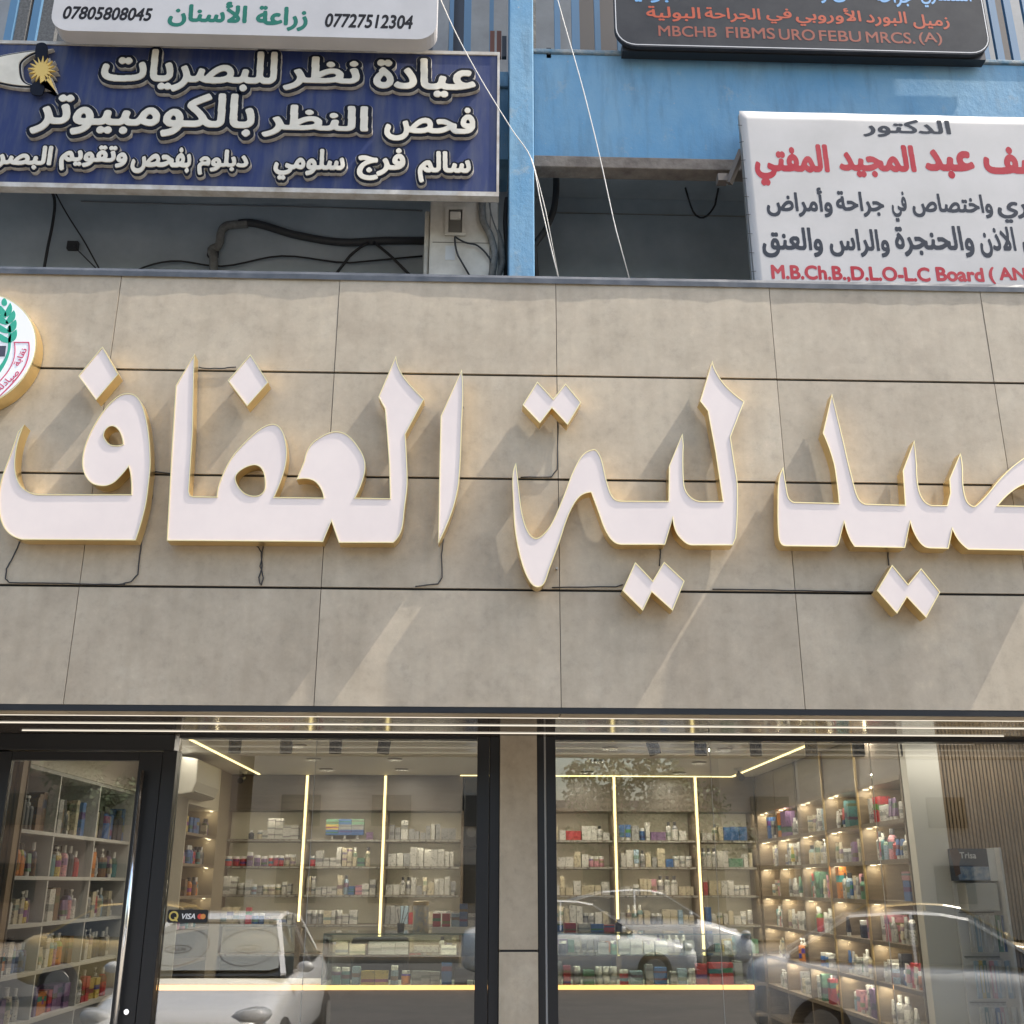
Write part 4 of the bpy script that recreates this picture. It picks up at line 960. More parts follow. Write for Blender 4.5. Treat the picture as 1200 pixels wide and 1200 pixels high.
# ================================================================== PRODUCTS
def carton_mat():
    m = bpy.data.materials.new('printed_carton'); m.use_nodes = True; n = m.node_tree.nodes; l = m.node_tree.links; b = n['Principled BSDF']
    oi = n.new('ShaderNodeObjectInfo'); tc = n.new('ShaderNodeTexCoord'); sep = n.new('ShaderNodeSeparateXYZ'); l.new(tc.outputs['Generated'], sep.inputs[0])
    def math_(op, a, bb=None):
        x = n.new('ShaderNodeMath'); x.operation = op
        for i, v in enumerate((a, bb)):
            if v is None: continue
            if isinstance(v, (int, float)): x.inputs[i].default_value = v
            else: l.new(v, x.inputs[i])
        return x.outputs[0]
    def mix(f, a, bb):
        x = n.new('ShaderNodeMix'); x.data_type = 'RGBA'; l.new(f, x.inputs[0])
        for i, v in ((6, a), (7, bb)):
            if isinstance(v, tuple): x.inputs[i].default_value = (*v, 1)
            else: l.new(v, x.inputs[i])
        return x.outputs[2]
    z = sep.outputs[2]; rnd = oi.outputs['Random']
    c0 = math_('MULTIPLY_ADD', rnd, .5)
    x_ = n.new('ShaderNodeMath'); x_.operation = 'MULTIPLY_ADD'; l.new(rnd, x_.inputs[0]); x_.inputs[1].default_value = .55; x_.inputs[2].default_value = .22
    band = math_('LESS_THAN', math_('ABSOLUTE', math_('SUBTRACT', z, x_.outputs[0])), .11)
    hue = n.new('ShaderNodeHueSaturation'); l.new(oi.outputs['Color'], hue.inputs['Color'])
    h_ = math_('FRACT', math_('MULTIPLY', rnd, 13.7)); l.new(h_, hue.inputs['Hue']); hue.inputs['Saturation'].default_value = .95; hue.inputs['Value'].default_value = .5
    col1 = mix(band, oi.outputs['Color'], hue.outputs[0])
    nz = n.new('ShaderNodeTexNoise'); mp = n.new('ShaderNodeMapping'); mp.inputs['Scale'].default_value = (9, 9, 26); l.new(tc.outputs['Generated'], mp.inputs[0])
    va = n.new('ShaderNodeVectorMath'); va.operation = 'ADD'; l.new(mp.outputs[0], va.inputs[0])
    cb = n.new('ShaderNodeCombineXYZ'); l.new(math_('MULTIPLY', rnd, 50.0), cb.inputs[0]); l.new(cb.outputs[0], va.inputs[1])
    l.new(va.outputs[0], nz.inputs['Vector']); nz.inputs['Scale'].default_value = 1; nz.inputs['Detail'].default_value = 2
    ink = math_('GREATER_THAN', nz.outputs['Fac'], .60)
    col2 = mix(ink, col1, (.06,.06,.09))
    l.new(col2, b.inputs['Base Color']); b.inputs['Roughness'].default_value = .45; return m
CM = carton_mat(); OC = mat('plastic_any', (.5,.5,.5), .35, objcol=True); CAPW = mat('cap_white', (.6,.6,.58), .4); CAPD = mat('cap_dark', (.05,.05,.06), .4)
def tmpl(name, mb, mats):
    o = mb.build(name, mats); me = o.data; bpy.data.objects.remove(o); return me
# unit templates: width 1 (x), depth 1 (y, front at -.5), height 1, base at z=0
T_CARTON = tmpl('carton', B(-.5,.5,-.5,.5,0,1), [CM])
T_JAR = tmpl('jar', MB().lathe((0,0,0), [(.46,0),(.5,.04),(.5,.70),(.42,.76)], 12, 0).lathe((0,0,0), [(.46,.765),(.47,.98),(.42,1)], 12, 1), [CM, CAPW])
T_BOTTLE = tmpl('bottle', MB().lathe((0,0,0), [(.44,0),(.5,.03),(.5,.58),(.40,.70),(.2,.76)], 12, 0).lathe((0,0,0), [(.22,.765),(.22,1)], 10, 1), [CM, CAPW])
T_BOTTLE_D = tmpl('bottle', MB().lathe((0,0,0), [(.44,0),(.5,.03),(.5,.66),(.36,.76),(.24,.80)], 12, 0).lathe((0,0,0), [(.26,.805),(.26,1)], 10, 1), [CM, CAPD])
T_TUBE = tmpl('tube', MB().add([(-.5,-.06,1),(.5,-.06,1),(.5,.06,1),(-.5,.06,1),(-.42,-.4,.2),(.42,-.4,.2),(.42,.4,.2),(-.42,.4,.2)], [(3,2,1,0),(4,5,6,7),(0,1,5,4),(1,2,6,5),(2,3,7,6),(3,0,4,7)], 0).lathe((0,0,0), [(.36,0),(.36,.19)], 10, 1), [CM, CAPW])
KIND = {'carton': (T_CARTON, 'carton'), 'jar': (T_JAR, 'jar'), 'bottle': (T_BOTTLE, 'bottle'), 'dbottle': (T_BOTTLE_D, 'bottle'), 'tube': (T_TUBE, 'tube')}
COLS = {'white': (.52,.51,.48), 'cream': (.47,.42,.31), 'grey': (.30,.30,.30), 'pale blue': (.28,.38,.47), 'blue': (.05,.13,.33), 'red': (.42,.045,.05), 'orange': (.55,.19,.03),
        'green': (.11,.23,.15), 'teal': (.08,.21,.22), 'purple': (.19,.11,.23), 'pink': (.50,.24,.28), 'yellow': (.50,.38,.10), 'dark': (.045,.045,.055), 'brown': (.16,.09,.05)}
PALE = ['white']*8+['cream']*5+['grey']*2+['pale blue', 'red', 'blue', 'green', 'purple', 'pink']
BRIGHT = ['white']*4+['cream']*2+['pale blue','blue','red','green','teal','purple','pink','yellow','dark','dark','grey','orange','brown']
COUNT = {}; OVER = []
T_PUMP = tmpl('pump', MB().lathe((0,0,0), [(.46,0),(.5,.03),(.5,.62),(.42,.70)], 12, 0).lathe((0,0,0), [(.2,.705),(.2,.80),(.07,.82),(.07,.93)], 8, 1).box(-.42,.12,-.1,.1,.93,1.0,1), [CM, CAPW])
KIND['pump'] = (T_PUMP, 'pump bottle')
def product(kind, c, x, y, z, w_, d_, h_, rz, label, group):
    me, nm = KIND[kind]
    if COUNT.get(nm, 0) >= 298:
        OVER.append((kind, c, x, y, z, w_, d_, h_, rz)); return None
    COUNT[nm] = COUNT.get(nm, 0)+1
    o = bpy.data.objects.new(nm, me); col.objects.link(o); o.location = (x, y, z+.0006); o.scale = (w_, d_, h_); o.rotation_euler = (0, 0, rz)
    q = random.uniform(.85, 1.12); o.color = (*[min(.8, v*q) for v in COLS[c]], 1)
    return tag(o, label, nm, group)
ORD = ['first','second','third','fourth','fifth','sixth','seventh','eighth','ninth','tenth','eleventh','twelfth','thirteenth','fourteenth','fifteenth','sixteenth','seventeenth','eighteenth','nineteenth','twentieth']
def fill(axis, a, b, front, z, hmax, pal, where, group, kinds, start_word='left', wr_=(.045,.10), gap=(.003,.02), dens=1.0, stack=.3, big=1.0, hr=(.45,.9)):
    """stand goods in a row from a to b. axis 'x': row along x facing -y; 'r': row along y facing -x; 'l': row along y facing +x"""
    p = a+random.uniform(.01, .03); sgn = 1 if b > a else -1; p = a+sgn*random.uniform(.01,.03); n = 0
    while True:
        kd = random.choice(kinds); c = random.choice(pal)
        if kd == 'carton': w_ = random.uniform(*wr_); h_ = hmax*random.uniform(*hr); d_ = random.uniform(.05,.12)
        elif kd == 'jar': w_ = random.uniform(.045,.065); h_ = min(hmax*.8, random.uniform(.08,.12)); d_ = w_
        elif kd in ('bottle','dbottle','pump'): w_ = big*random.uniform(.04,.062); h_ = min(hmax*.95, big*random.uniform(.12,.18)); d_ = w_
        else: w_ = random.uniform(.04,.055); h_ = min(hmax*.9, random.uniform(.11,.16)); d_ = .035
        run = random.choice((1,1,2,3)) if random.random() < .6 else 1
        for q in range(run):
            if (p+sgn*w_-b)*sgn > -.012 or n >= len(ORD): return
            m = p+sgn*w_/2; dep = random.uniform(.01,.05)+d_/2
            if axis == 'x': X, Y, rz = m, front+dep, 0
            elif axis == 'r': X, Y, rz = front+dep, m, -math.pi/2
            else: X, Y, rz = front-dep, m, math.pi/2
            lay = kd == 'carton' and random.random() < stack
            hh = h_
            if lay:
                hh = h_*.48; rz += random.uniform(-.04,.04)
                product(kd, c, X, Y, z+hh+.0008, w_, d_, hh, rz, f'{c} {KIND[kd][1]} atop {ORD[n]} item from {start_word}, {where}', group)
            product(kd, c, X, Y, z, w_, d_, hh, rz+random.uniform(-.05,.05), f'{c} {KIND[kd][1]}, {ORD[n]} from {start_word}, {where}', group)
            p += sgn*(w_+.002); n += 1
        p += sgn*random.uniform(*gap)
        if random.random() > dens: p += sgn*random.uniform(.05,.25)
MIX = ['carton']*9+['jar','jar','bottle','dbottle','tube']
bays = [(-2.31,-1.605,'first back bay from left'),(-1.555,-.88,'second back bay from left'),(-.83,-.15,'third back bay from left'),(.46,1.255,'fourth back bay from left'),(1.305,2.02,'fifth back bay from left'),(2.07,2.585,'rightmost back bay')]
rows = ['top shelf','second shelf','third shelf','fourth shelf','fifth shelf']
skip = {(0,0),(1,0)}
# distinct blocks on the top shelves
for i in range(3):
    for j in range(3):
        c = [['blue','blue','blue'],['yellow','grey','grey'],['green','blue','green']][j][i]
        product('carton', c, -1.34+i*.118, 5.10, ZR[1]+.04+j*.047, .115, .06, .046, 0, f'{c} carton, {("bottom","middle","top")[j]} of {("left","centre","right")[i]} stack in green and blue block', 'green and blue carton block')
for i in range(3): product('carton', 'white', -1.34+i*.118, 5.10, ZR[1], .02, .05, .039, 0, f'small white foot carton under the {("left","centre","right")[i]} stack of the green and blue block', 'green and blue carton block')
for i in range(4):
    for j in range(3):
        if i > 1 and j == 2: continue
        c = 'green' if i == 0 and j % 2 else 'white'
        product('carton', 'white', -1.90+i*.073, 5.10, ZR[1]+j*.062, .070, .07, .061, 0, f'white carton, layer {("one","two","three")[j]} of {ORD[i]} small stack, top shelf, first back bay', 'white carton stacks top left')
for i, (x, c, k_) in enumerate(((-2.08,'dark','bottle'),(-2.0,'cream','jar'),(-1.95,'white','carton'))):
    product(k_, c, x, 5.08, ZR[1], .05, .05, .08, 0, f'small {c} {k_}, {ORD[i]} from left, alone on top shelf of leftmost back bay', 'goods on the back wall shelves')
for i in range(3): product('carton', 'purple', -.99+.0*i, 5.08, ZR[1]+i*.022, .06, .06, .021, 0, f'flat purple carton, {("bottom","middle","top")[i]} of stack beside second light strip', 'goods on the back wall shelves')
# right wall
colsn = ['farthest side column','fourth side column from front','third side column from front','second side column from front','nearest side column']
for j in range(5):
    for ri in range(6):
        z = ZR[ri+1]
        if (j, ri) in ((4,2),(9,9)): continue
        dens = .98 if (j+ri) % 3 else .8
        k_ = ['carton','tube','bottle','pump','dbottle','tube'] if (j+ri) % 2 else ['carton','carton','tube','jar']
        fill('r', SY[j+1]+.02, SY[j]-.05-.15*((j*3+ri*5) % 5 == 0), 2.615, z, .20, BRIGHT if (j*2+ri) % 3 == 0 else PALE, f'{["top","second","third","fourth","fifth","sixth"][ri]} cell down, {colsn[j]}', 'goods on the right side wall', k_, start_word='front', wr_=(.03,.06), dens=dens, stack=.12, hr=(.55,.95), gap=(.001,.008), big=1.1)
# a few large distinct things
for (c, k_, y, z, w_, d_, h_, lb) in (('orange','carton',4.24,ZR[1],.10,.10,.20,'tall orange carton in the top cell of the fourth side column'),
      ('purple','carton',4.10,ZR[1],.16,.08,.205,'big purple carton in the top cell of the fourth side column'),
      ('orange','carton',2.78,ZR[3],.06,.06,.215,'tall narrow orange carton in the third cell of second side column'),
      ('pink','carton',1.47,ZR[3]+.12,.12,.08,.05,'pink pouch on top of the blue carton, third cell nearest the glass'),
      ('blue','carton',1.47,ZR[3],.10,.08,.118,'blue carton standing in the third cell nearest the glass'),
      ('red','carton',3.2,ZR[6],.07,.07,.17,'red carton in a low cell of the middle side column'),
      ('white','tube',3.4,ZR[3],.05,.05,.14,'lone white tube in the third cell of the middle side column')):
    product(k_, c, 2.612+d_/2, y, z, w_, d_, h_, -math.pi/2, lb, 'goods on the right side wall')
# shelves seen through the door
for j, (y0, y1) in enumerate(zip(DY, DY[1:])):
    for ri in range(5):
        z = DZ[ri+1]; hm = .25 if ri == 0 else .21
        fill('l', y0+.03, y1-.02, -2.715, z, hm, BRIGHT if ri != 0 else ['dark','blue','brown','grey','dark','cream'], f'{["top","second","third","fourth","fifth"][ri]} row, {["nearest","middle","farthest"][j]} column of shelves behind the door', 'goods behind the glass door', ['carton','bottle','dbottle','pump','carton','tube','bottle'] if ri else ['carton','tube','pump','dbottle','carton'], start_word='front', wr_=(.04,.09), dens=1, stack=0.05, hr=(.6,.97), gap=(.001,.006), big=1.35)
# niche goods
for i, z in enumerate((1.985,1.75,1.505,1.255)):
    fill('l', 3.75, 4.45, -2.30, z, .15, BRIGHT if i != 2 else ['orange','brown','cream'], f'{["top","second","third","lowest"][i]} niche of the left side wall', 'goods in the left niches', ['carton','bottle','dbottle'], start_word='front', wr_=(.05,.1), dens=.9, stack=0)
# showcase goods
fill('x', -1.0, -.03, 2.56, .951, .15, BRIGHT, 'low in showcase left of pillar', 'goods in the glass showcase', ['carton','carton','dbottle','jar'], wr_=(.04,.09), dens=1, stack=.4, hr=(.5,.95))
fill('x', .46, 1.85, 2.56, .951, .16, ['white','grey','pale blue','green','red','white','blue'], 'low in showcase right of pillar', 'goods in the glass showcase', ['carton','carton','jar'], wr_=(.04,.09), dens=1, stack=.4, hr=(.5,.95))
fill('x', -1.0, -.03, 2.66, 1.137, .10, ['cream','white','grey'], 'inner glass shelf left of pillar', 'goods in the glass showcase', ['carton'], wr_=(.08,.12), dens=.6, stack=0)
fill('x', .46, 1.85, 2.66, 1.137, .11, ['dark','white','green','grey'], 'inner glass shelf right of pillar', 'goods in the glass showcase', ['carton','jar'], wr_=(.05,.10), dens=.55, stack=0)
fill('x', .47, 1.10, 2.66, 1.281, .09, ['dark','dark','blue','white','red'], 'on showcase top right of pillar', 'goods on the counter top', ['carton','jar','dbottle'], wr_=(.05,.1), dens=.95, stack=0)
# counter top pieces on the left
can = thing('feeding_can', 'tall printed metal can with gold lid on the left glass counter', 'can', (-.385, 2.7, 1.281))
MB().lathe((-.385,2.7,1.281), [(.052,0),(.055,.005),(.055,.17),(.052,.175)], 20).build('can_body', mat('can_print', (.22,.26,.33), .35, ncol=(.48,.42,.28), nscale=30, namt=.6), can, smooth=True)
MB().lathe((-.385,2.7,1.281), [(.056,.176),(.056,.20),(.03,.205)], 20).build('lid', mat('lid_gold', (.40,.30,.13), .35, .5), can)
tr = thing('display_tray', 'white card tray holding red and blue packs on the glass counter beside the pillar', 'tray', (-.14, 2.62, 1.281))
B(-.30, .02, 2.56, 2.70, 1.281, 1.318).build('card_tray', WHITEB, tr)
pk = [('red',.0,0),('red',.065,0),('pale blue',.13,0),('blue',.185,0),('blue',.185,.075),('white',.245,0),('red',.0,.0),('purple',.285,0)]
for i, (c, dx, dz) in enumerate(pk):
    if i == 6: continue
    product('carton', c, -.27+dx, 2.63, 1.319+dz, .055, .06, .085 if c != 'blue' else .074, 0, f'{c} pack in the white counter tray, {ORD[i]} from left', 'packs in the counter tray')
ps = thing('pen_stand', 'small black pen stand with pens on the glass counter', 'pen stand', (-.52, 2.66, 1.281))
MB().lathe((-.52,2.66,1.281), [(.022,0),(.026,.06)], 12).build('cup', BLACK, ps)
for dx, dz in ((-.03,.15),(.02,.17),(.045,.13)): MB().tube([(-.52,2.66,1.30),(-.52+dx,2.67,1.281+dz)], .003, 6).build('pen', CAPD, ps)
# black chair behind the counter
chb = thing('office_chair', 'black rounded chair back behind the left glass counter', 'chair', (-.72, 3.45, 0))
MB().box(-.94,-.50,3.42,3.50,.85,1.22).build('backrest', mat('chair_black', (.025,.025,.028), .6), chb, bevel=.07)
B(-.94,-.50,3.05,3.48,.45,.53).build('seat', MATS['chair_black'], chb, bevel=.03); MB().tube([(-.72,3.3,.05),(-.72,3.3,.45)], .03, 8).build('post', BLACK, chb)
for k in range(5):
    a = 2*math.pi*k/5; MB().tube([(-.72,3.3,.08),(-.72+.28*math.cos(a),3.3+.28*math.sin(a),.04)], .018, 6).build('foot', BLACK, chb)
# back wall goods last: they show smallest
for bi, (a, b, bn) in enumerate(bays):
    for ri in range(5):
        if (bi, ri) in skip or (ri == 4 and bi < 2): continue
        z = ZR[ri+1]
        k_ = {(0,1): ['jar'], (0,2): ['jar','carton'], (2,0): ['carton'], (2,1): ['carton']}.get((bi, ri), MIX)
        pal = {(2,0): ['grey','grey','white'], (2,1): ['grey','white','grey'], (0,1): ['green','purple','red','white','cream'], (3,4): ['dark','white','blue','dark']}.get((bi, ri), PALE)
        if ri == 4 and bi >= 3: pal = BRIGHT
        fill('x', a, b, 5.02, z, .175, pal, f'{rows[ri]} of {bn}', 'goods on the back wall shelves', k_, wr_=(.032,.07), dens=.97, hr=(.35,.98), gap=(.0015,.008))

if OVER:   # what is past three hundred of a kind, smallest in view
    mb = MB(); ks = list(COLS)
    for kind, c, x, y, z, w_, d_, h_, rz in OVER:
        me = KIND[kind][0]; ca, sa = math.cos(rz), math.sin(rz)
        mb.add([(x+v.co.x*w_*ca-v.co.y*d_*sa, y+v.co.x*w_*sa+v.co.y*d_*ca, z+.0006+v.co.z*h_) for v in me.vertices], [tuple(p.vertices) for p in me.polygons], ks.index(c))
    tag(mb.build('more_cartons', [mat('goods_'+k.replace(' ', '_'), COLS[k], .5, ncol=tuple(q*.45 for q in COLS[k]), nscale=45, lo=.56, hi=.60, namt=.4) for k in ks]), 'many more small cartons packed on the back wall shelves', 'cartons', None, 'stuff')
for (xa, xb) in ((-2.30,-.16),(.45,2.58)):
    for z in ZR[1:6]: B(xa, xb, 4.9965, 4.9995, z-.019, z-.004).build('label_strip', mat('strip_grey', (.34,.33,.30), .4, ncol=(.12,.11,.10), nscale=40, lo=.55, hi=.58), bs)
# cameras on the ceiling
for (x, y, lb) in ((-2.12, 4.7, 'small black security camera at the left back corner of the ceiling'), (2.28, 4.2, 'small black security camera on the ceiling near the right shelving')):
    t = thing('security_camera', lb, 'camera', (x, y, 2.56)); MB().lathe((x,y,2.56), [(.03,-.02),(.04,0)], 12).build('base', CAPW, t)
    MB().tube([(x,y-.01,2.50),(x,y-.10,2.47)], .028, 10).build('camera_body', BLACK, t); MB().tube([(x,y,2.545),(x,y-.02,2.50)], .01, 6).build('neck', BLACK, t)

# brush display stand on the right
sd = thing('brush_display_stand', 'tall white display stand with printed header and pegs of hanging brush packs', 'display stand', (2.92, 1.2, 0))
SW = mat('stand_white', (.82,.81,.79), .4)
B(2.800, 3.020, 1.225, 1.245, 0, 1.80).build('back_board', SW, sd)
B(3.021, 3.035, 1.06, 1.245, 0, 1.805).build('side_board', SW, sd)
B(2.790, 2.975, 1.115, 1.224, 1.622, 1.80).build('header_box', mat('header_navy', (.022,.035,.07), .4), sd)
B(2.790, 2.975, 1.1135, 1.1145, 1.627, 1.70).build('header_picture', mat('header_blue', (.10,.20,.38), .4, ncol=(.45,.50,.55), nscale=22), sd)
B(2.976, 3.0205, 1.115, 1.224, 1.622, 1.80).build('header_side', SW, sd)
plate('header_figure', [[at(x, y, 1.1125) for x, y in ((1113,996),(1121,994),(1127,1003),(1124,1012),(1126,1024),(1120,1027),(1117,1012))]], 1.1125, .0008, mat('figure_brown', (.12,.06,.045), .6), sd)
word('header_word', 'Trisa', (1124.5,1144,998.5,1006), 1.1125, .001, mat('print_white2', (.72,.72,.72), .5), sd, 2.0)
B(2.82, 3.0, 1.10, 1.224, 1.46, 1.61).build('leaflet_box', mat('leaflet_grey', (.52,.51,.47), .5), sd)
PK = ['pale blue','white','green','pink','teal','white','dark','yellow','blue','white']
for r_, (zp, n_) in enumerate(((1.44,6),(1.20,8),(.96,8),(.72,8))):
    for i in range(n_):
        x = 2.80+.018+i*(.205/(n_-1)); MB().tube([(x,1.224,zp),(x,1.07,zp-.004)], .0018, 5).build('peg', CHROME, sd)
        c = random.choice(PK); y = 1.09+.015*(i % 3)
        mb = B(x-.012, x+.012, y, y+.012, zp-.20, zp-.005, 0).box(x-.005, x+.005, y-.004, y-.0005, zp-.17, zp-.03, 1)
        o = mb.build('brush_pack', [OC, CAPW], None, loc=(x, y, zp)); o.color = (*COLS[c], 1)
        tag(o, f'{c} brush pack hanging {ORD[i]} from left, {["top","second","third","lowest"][r_]} peg row of the stand', 'brush pack', 'hanging brush packs')
    B(2.81, 3.015, 1.218, 1.2245, zp+.004, zp+.012).build('peg_rail', METAL, sd)

# ================================================================== STREET BEHIND THE CAMERA (seen in the panes)
CW = mat('car_white', (.80,.80,.79), .25, coat=.8); CY = mat('car_yellow', (.60,.42,.16), .25, coat=.8); CG = mat('car_glass', (.025,.03,.032), .06, spec=.9); TY = mat('tyre_black', (.02,.02,.02), .8); HL = mat('headlight', (.6,.61,.62), .15, spec=.9)
def car(name, label, cat, loc, rz, paint, suv=False, shade=False):
    t = thing(name, label, cat, (0,0,0), 'cars parked in the street behind the viewer'); H = .18 if suv else 0
    S = [(-2.18,.62,.30,.52,.56),(-2.12,.74,.22,.62,.70),(-1.8,.82,.20,.68,.78+H*.6),(-1.0,.85,.20,.80,.94+H),(-.2,.86,.20,.86,.98+H),(.9,.86,.20,.88,1.00+H),(1.5,.85,.20,.88,1.04+H),(1.95,.80,.24,.86,1.02+H),(2.14,.70,.32,.72,.90+H)]
    vs = []; fs = []
    for (y, w_, zb_, zm, zt) in S:
        vs += [(-w_*.9,y,zb_),(-w_,y,zb_+.12),(-w_,y,zm),(-w_*.88,y,zt-.02),(-w_*.5,y,zt),(w_*.5,y,zt),(w_*.88,y,zt-.02),(w_,y,zm),(w_,y,zb_+.12),(w_*.9,y,zb_)]
    for i in range(len(S)-1):
        for j in range(10): fs.append((i*10+j, i*10+(j+1) % 10, (i+1)*10+(j+1) % 10, (i+1)*10+j))
    fs += [tuple(range(9,-1,-1)), tuple((len(S)-1)*10+j for j in range(10))]
    b = MB().add(vs, fs).build('body', paint, t, smooth=True); sb = b.modifiers.new('s', 'SUBSURF'); sb.levels = 1; sb.render_levels = 1
    Gs = [(-1.02,.76,.74,.93+H,.935+H),(-.30,.78,.545,.96+H,1.385+H),(-.02,.79,.55,.96+H,1.435+H),(.35,.79,.55,.97+H,1.45+H),(.95,.78,.54,.98+H,1.41+H),(1.62 if not suv else 1.95,.74,.66,1.0+H,(1.03 if not suv else 1.15)+H)]
    vs = []; fs = []
    for (y, wb, wt, zb_, zt) in Gs: vs += [(-wb,y,zb_),(-wt,y,zt),(wt,y,zt),(wb,y,zb_)]
    for i in range(len(Gs)-1):
        for j in range(4): fs.append((i*4+j, i*4+(j+1) % 4, (i+1)*4+(j+1) % 4, (i+1)*4+j))
    fs += [(3,2,1,0), tuple(len(Gs)*4-4+j for j in range(4))]
    MB().add(vs, fs).build('window_glass', CG, t)
    rf = MB()
    for i in range(1, 4):
        a, c = Gs[i], Gs[i+1]; rf.add([(-a[2],a[0],a[4]+.003),(a[2],a[0],a[4]+.003),(c[2],c[0],c[4]+.003),(-c[2],c[0],c[4]+.003),(-a[2]+.03,a[0],a[4]+.03),(a[2]-.03,a[0],a[4]+.03),(c[2]-.03,c[0],c[4]+.03),(-c[2]+.03,c[0],c[4]+.03)], [(4,5,6,7),(0,1,5,4),(1,2,6,5),(2,3,7,6),(3,0,4,7)])
    rf.build('roof', paint, t, smooth=False)
    for s in (-1, 1):
        for i in range(len(Gs)-1):
            a, c = Gs[i], Gs[i+1]
            if i in (0, 4): MB().obox((s*a[2], a[0], a[4]+.01), (s*c[2], c[0], c[4]+.01), .05, .03).build('pillar', paint, t)
        MB().obox((s*.785,.32,.96+H), (s*.555,.30,1.44+H), .03, .06).build('pillar', paint, t)
        wm = MB().lathe((0,0,0), [(.02,-.045),(.065,-.025),(.072,.02),(.045,.035)], 14, axis='y'); wm.v = [(s*.91+v[0]*1.2, -.80+v[1], 1.0+H+v[2]*.75) for v in wm.v]; wm.obox((s*.80,-.80,.96+H), (s*.90,-.80,.98+H), .04, .03); wm.build('wing_mirror', paint, t, smooth=True)
        hb = MB().lathe((0,0,0), [(.02,-.07),(.10,-.055),(.125,.06)], 16, axis='y'); hb.v = [(s*.60+v[0]*1.7, -2.02+v[1]+abs(v[0])*.5, .66+H*.6+v[2]*.75+s*v[0]*.35) for v in hb.v]; hb.build('headlight', HL, t, smooth=True)
        for y in (-1.35, 1.35):
            wz = .31; w_ = MB().lathe((s*.78, y, wz), [(.26,-.10),(.31,-.07),(.31,.07),(.26,.10)], 20, axis='x').build('tyre', TY, t, smooth=True)
            MB().lathe((s*.885, y, wz), [(.20,-.01),(.19,.01)], 12, axis='x').build('rim', METAL, w_)
    B(-.40,.40,-2.205,-2.17,.42,.54).build('grille', BLACK, t); B(-.26,.26,-2.222,-2.206,.34,.41).build('number_plate', WHITEB, t)
    if shade:
        sl_ = math.atan2(.72, .465)
        SS = mat('sunshade_silver', (.30,.32,.31), .7); ST = mat('sunshade_print', (.13,.13,.13), .7)
        h = plate('sunshade', [[(-.68,-.34),(-.60,-.375),(.60,-.375),(.68,-.34),(.66,-.10),(.55,.30),(.46,.34),(-.46,.34),(-.55,.30),(-.66,-.10)]], -.008, .003, SS, t)
        for s in (-1, 1):
            sx = s*.34
            plate('folded_oval', [[(sx+.29*math.cos(a), -.03+.29*math.sin(a)) for a in [2*math.pi*i/28 for i in range(28)]], [(sx+.280*math.cos(a), -.03+.28*math.sin(a)) for a in [2*math.pi*i/28 for i in range(28)]]], -.0105, .002, ST, h)
            plate('printed_ring', [[(sx+.13*math.cos(2*math.pi*i/24), -.06+.065*math.sin(2*math.pi*i/24)) for i in range(24)], [(sx+.118*math.cos(2*math.pi*i/24), -.06+.054*math.sin(2*math.pi*i/24)) for i in range(24)]], -.0105, .002, ST, h)
            word('printed_word', 'KIA', None, -.0105, .002, ST, h, 3.0, world=(sx-.075, sx+.075, -.085, -.035))
        h.location = (0, -.665, 1.180); h.rotation_euler = (-sl_, 0, 0)
    t.location = loc; t.rotation_euler = (0, 0, rz)
    return t
ZG = -.16
car('parked_car', 'white sedan with silver sunshades behind its windscreen, nose to the kerb', 'car', (-2.55, -4.75, ZG), math.pi, CW, shade=True)
car('parked_car', 'white sedan side-on across the street, reflected beside the pillar', 'car', (1.85, -14.2, ZG), math.pi/2, CW)
car('parked_car', 'white off-road car behind the side-on sedan', 'car', (3.6, -17.0, ZG), math.pi/2, CW, suv=True)
car('parked_car', 'white and yellow taxi sedan parked side-on further right', 'car', (7.6, -11.6, ZG), math.pi/2+.06, CY)
car('parked_car', 'white sedan near the kerb at the far right', 'car', (5.2, -5.6, ZG), math.pi/2+.25, CW)
car('parked_car', 'yellow taxi across the street, reflected in the glass door', 'car', (-5.0, -11.6, ZG), math.pi/2, CY)

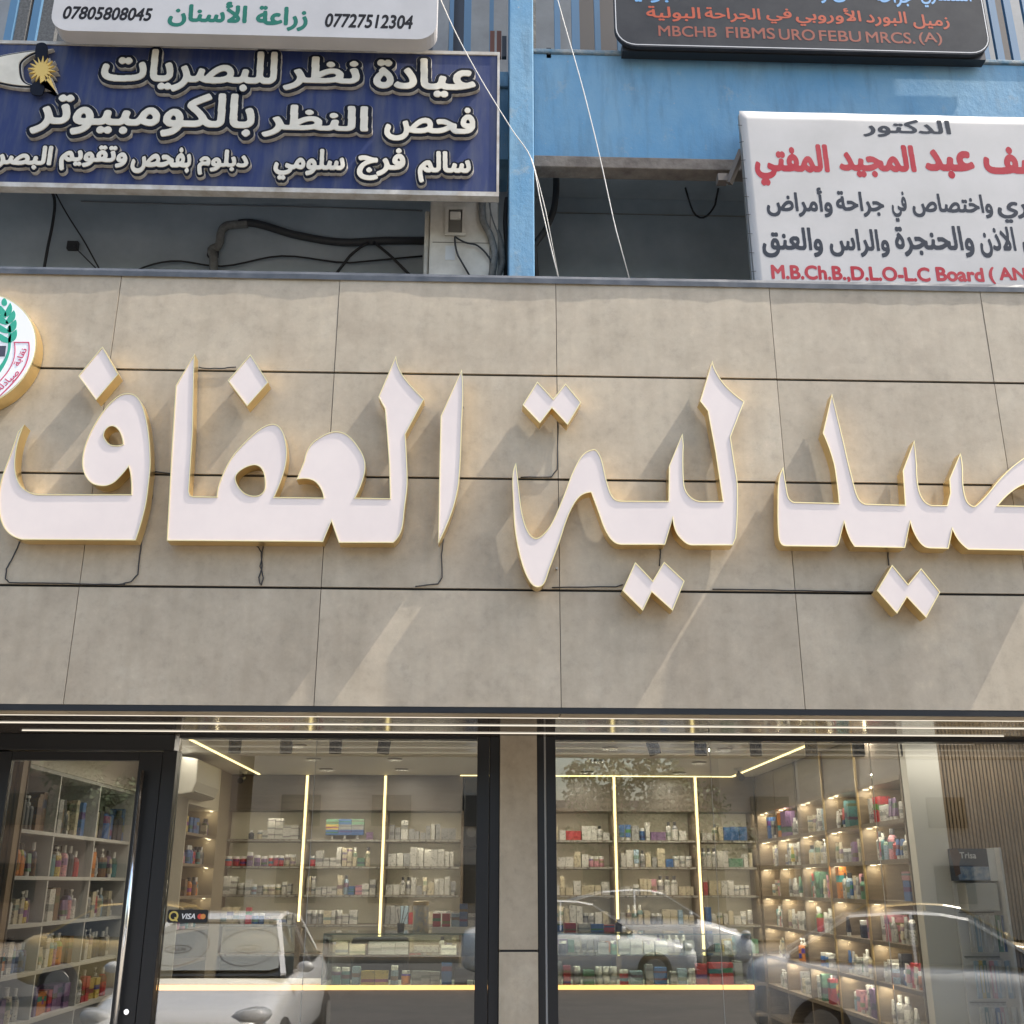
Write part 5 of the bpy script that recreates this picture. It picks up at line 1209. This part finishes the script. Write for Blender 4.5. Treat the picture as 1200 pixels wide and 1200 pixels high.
BLD = mat('far_render', (.42,.38,.31), .9, ncol=(.34,.30,.25), nscale=.8); BLD2 = mat('far_brick', (.30,.22,.16), .9, ncol=(.24,.18,.13), nscale=1.2)
for i, (x0, x1, h_, m_) in enumerate(((-30,-17,8.2,BLD),(-16.5,-8,6.9,BLD2),(-7.5,2,7.6,BLD),(2.5,7.6,4.0,BLD2),(8.2,20,8.4,BLD),(20.5,34,7.2,BLD2))):
    t = thing('street_building', ['two storey rendered building farthest left across the street','low brick building left of the middle across the street','rendered building opposite the shop across the street','low brick building just right of the middle across the street','tall rendered building right across the street','brick building farthest right across the street'][i], 'building', ((x0+x1)/2, -30, 0), 'buildings across the street')
    B(x0, x1, -38, -30, -.1, h_).build('wall', m_, t); B(x0-.2, x1+.2, -38.2, -29.8, h_+.002, h_+.25).build('roof_edge', CONC, t)
    for k in range(int((x1-x0)//3)):
        for zz in ((1.0, 2.2), (3.4, 4.4)):
            if zz[1] < h_-.3: B(x0+1+k*3, x0+2.3+k*3, -29.99, -29.9, *zz).build('window', CG, t)
LEAF = mat('leaf_green', (.055,.085,.03), .6, ncol=(.09,.12,.045), nscale=2); BARK = mat('bark', (.10,.075,.05), .9)
for i, (x, y, h_) in enumerate(((3.9,-25.0,5.6),(6.3,-26,5.0),(-24,-26,5.4),(-11,-25,6.5),(19,-25,6.2))):
    t = thing('street_tree', ['bushy green tree opposite the right window','smaller green tree right of the bushy one','young green tree farthest left across the street','green tree far left across the street','green tree far right across the street'][i], 'tree', (x, y, -.1), 'trees across the street')
    tk = MB().tube([(x,y,-.1),(x+.1,y,1.5),(x,y+.1,h_*.6)], .14, 8, rs=[.16,.12,.07])
    for k in range(6):
        a = k*1.05; tk.tube([(x,y,h_*.35+k*.2),(x+math.cos(a)*1.0,y+math.sin(a)*1.0,h_*.6+k*.18)], .04, 5, rs=[.06,.02])
    tk.build('trunk', BARK, t); cr = MB(); rg = random.Random(i+11)
    cl = [(x+rg.uniform(-1.2,1.2), y+rg.uniform(-1.2,1.2), h_*rg.uniform(.5,.95), rg.uniform(.5,.95)) for _ in range(12)]
    for _ in range(2600 if i < 2 else 5200):
        cx, cy, cz, cr_ = rg.choice(cl); v = Vector((rg.gauss(0,1), rg.gauss(0,1), rg.gauss(0,1))).normalized()*cr_*rg.random()**.35
        p = Vector((cx,cy,cz))+v; u = Vector((rg.gauss(0,1),rg.gauss(0,1),rg.gauss(0,1))).normalized()*.085; q = u.cross(v).normalized()*.055 if v.length else Vector((0,.055,0))
        cr.add([p-u, p+q, p+u, p-q], [(0,1,2,3)])
    cr.build('crown', LEAF, t)
lp = thing('lamp_post', 'grey street lamp post across the street', 'lamp post', (8.5, -22, 0))
MB().tube([(8.5,-22,-.05),(8.5,-22,6.2),(8.3,-22,6.7),(7.4,-22,6.9)], .07, 8, rs=[.09,.06,.05,.04]).build('post', METAL, lp); B(6.8,7.4,-22.1,-21.9,6.84,6.95).build('lamp_head', METAL, lp)
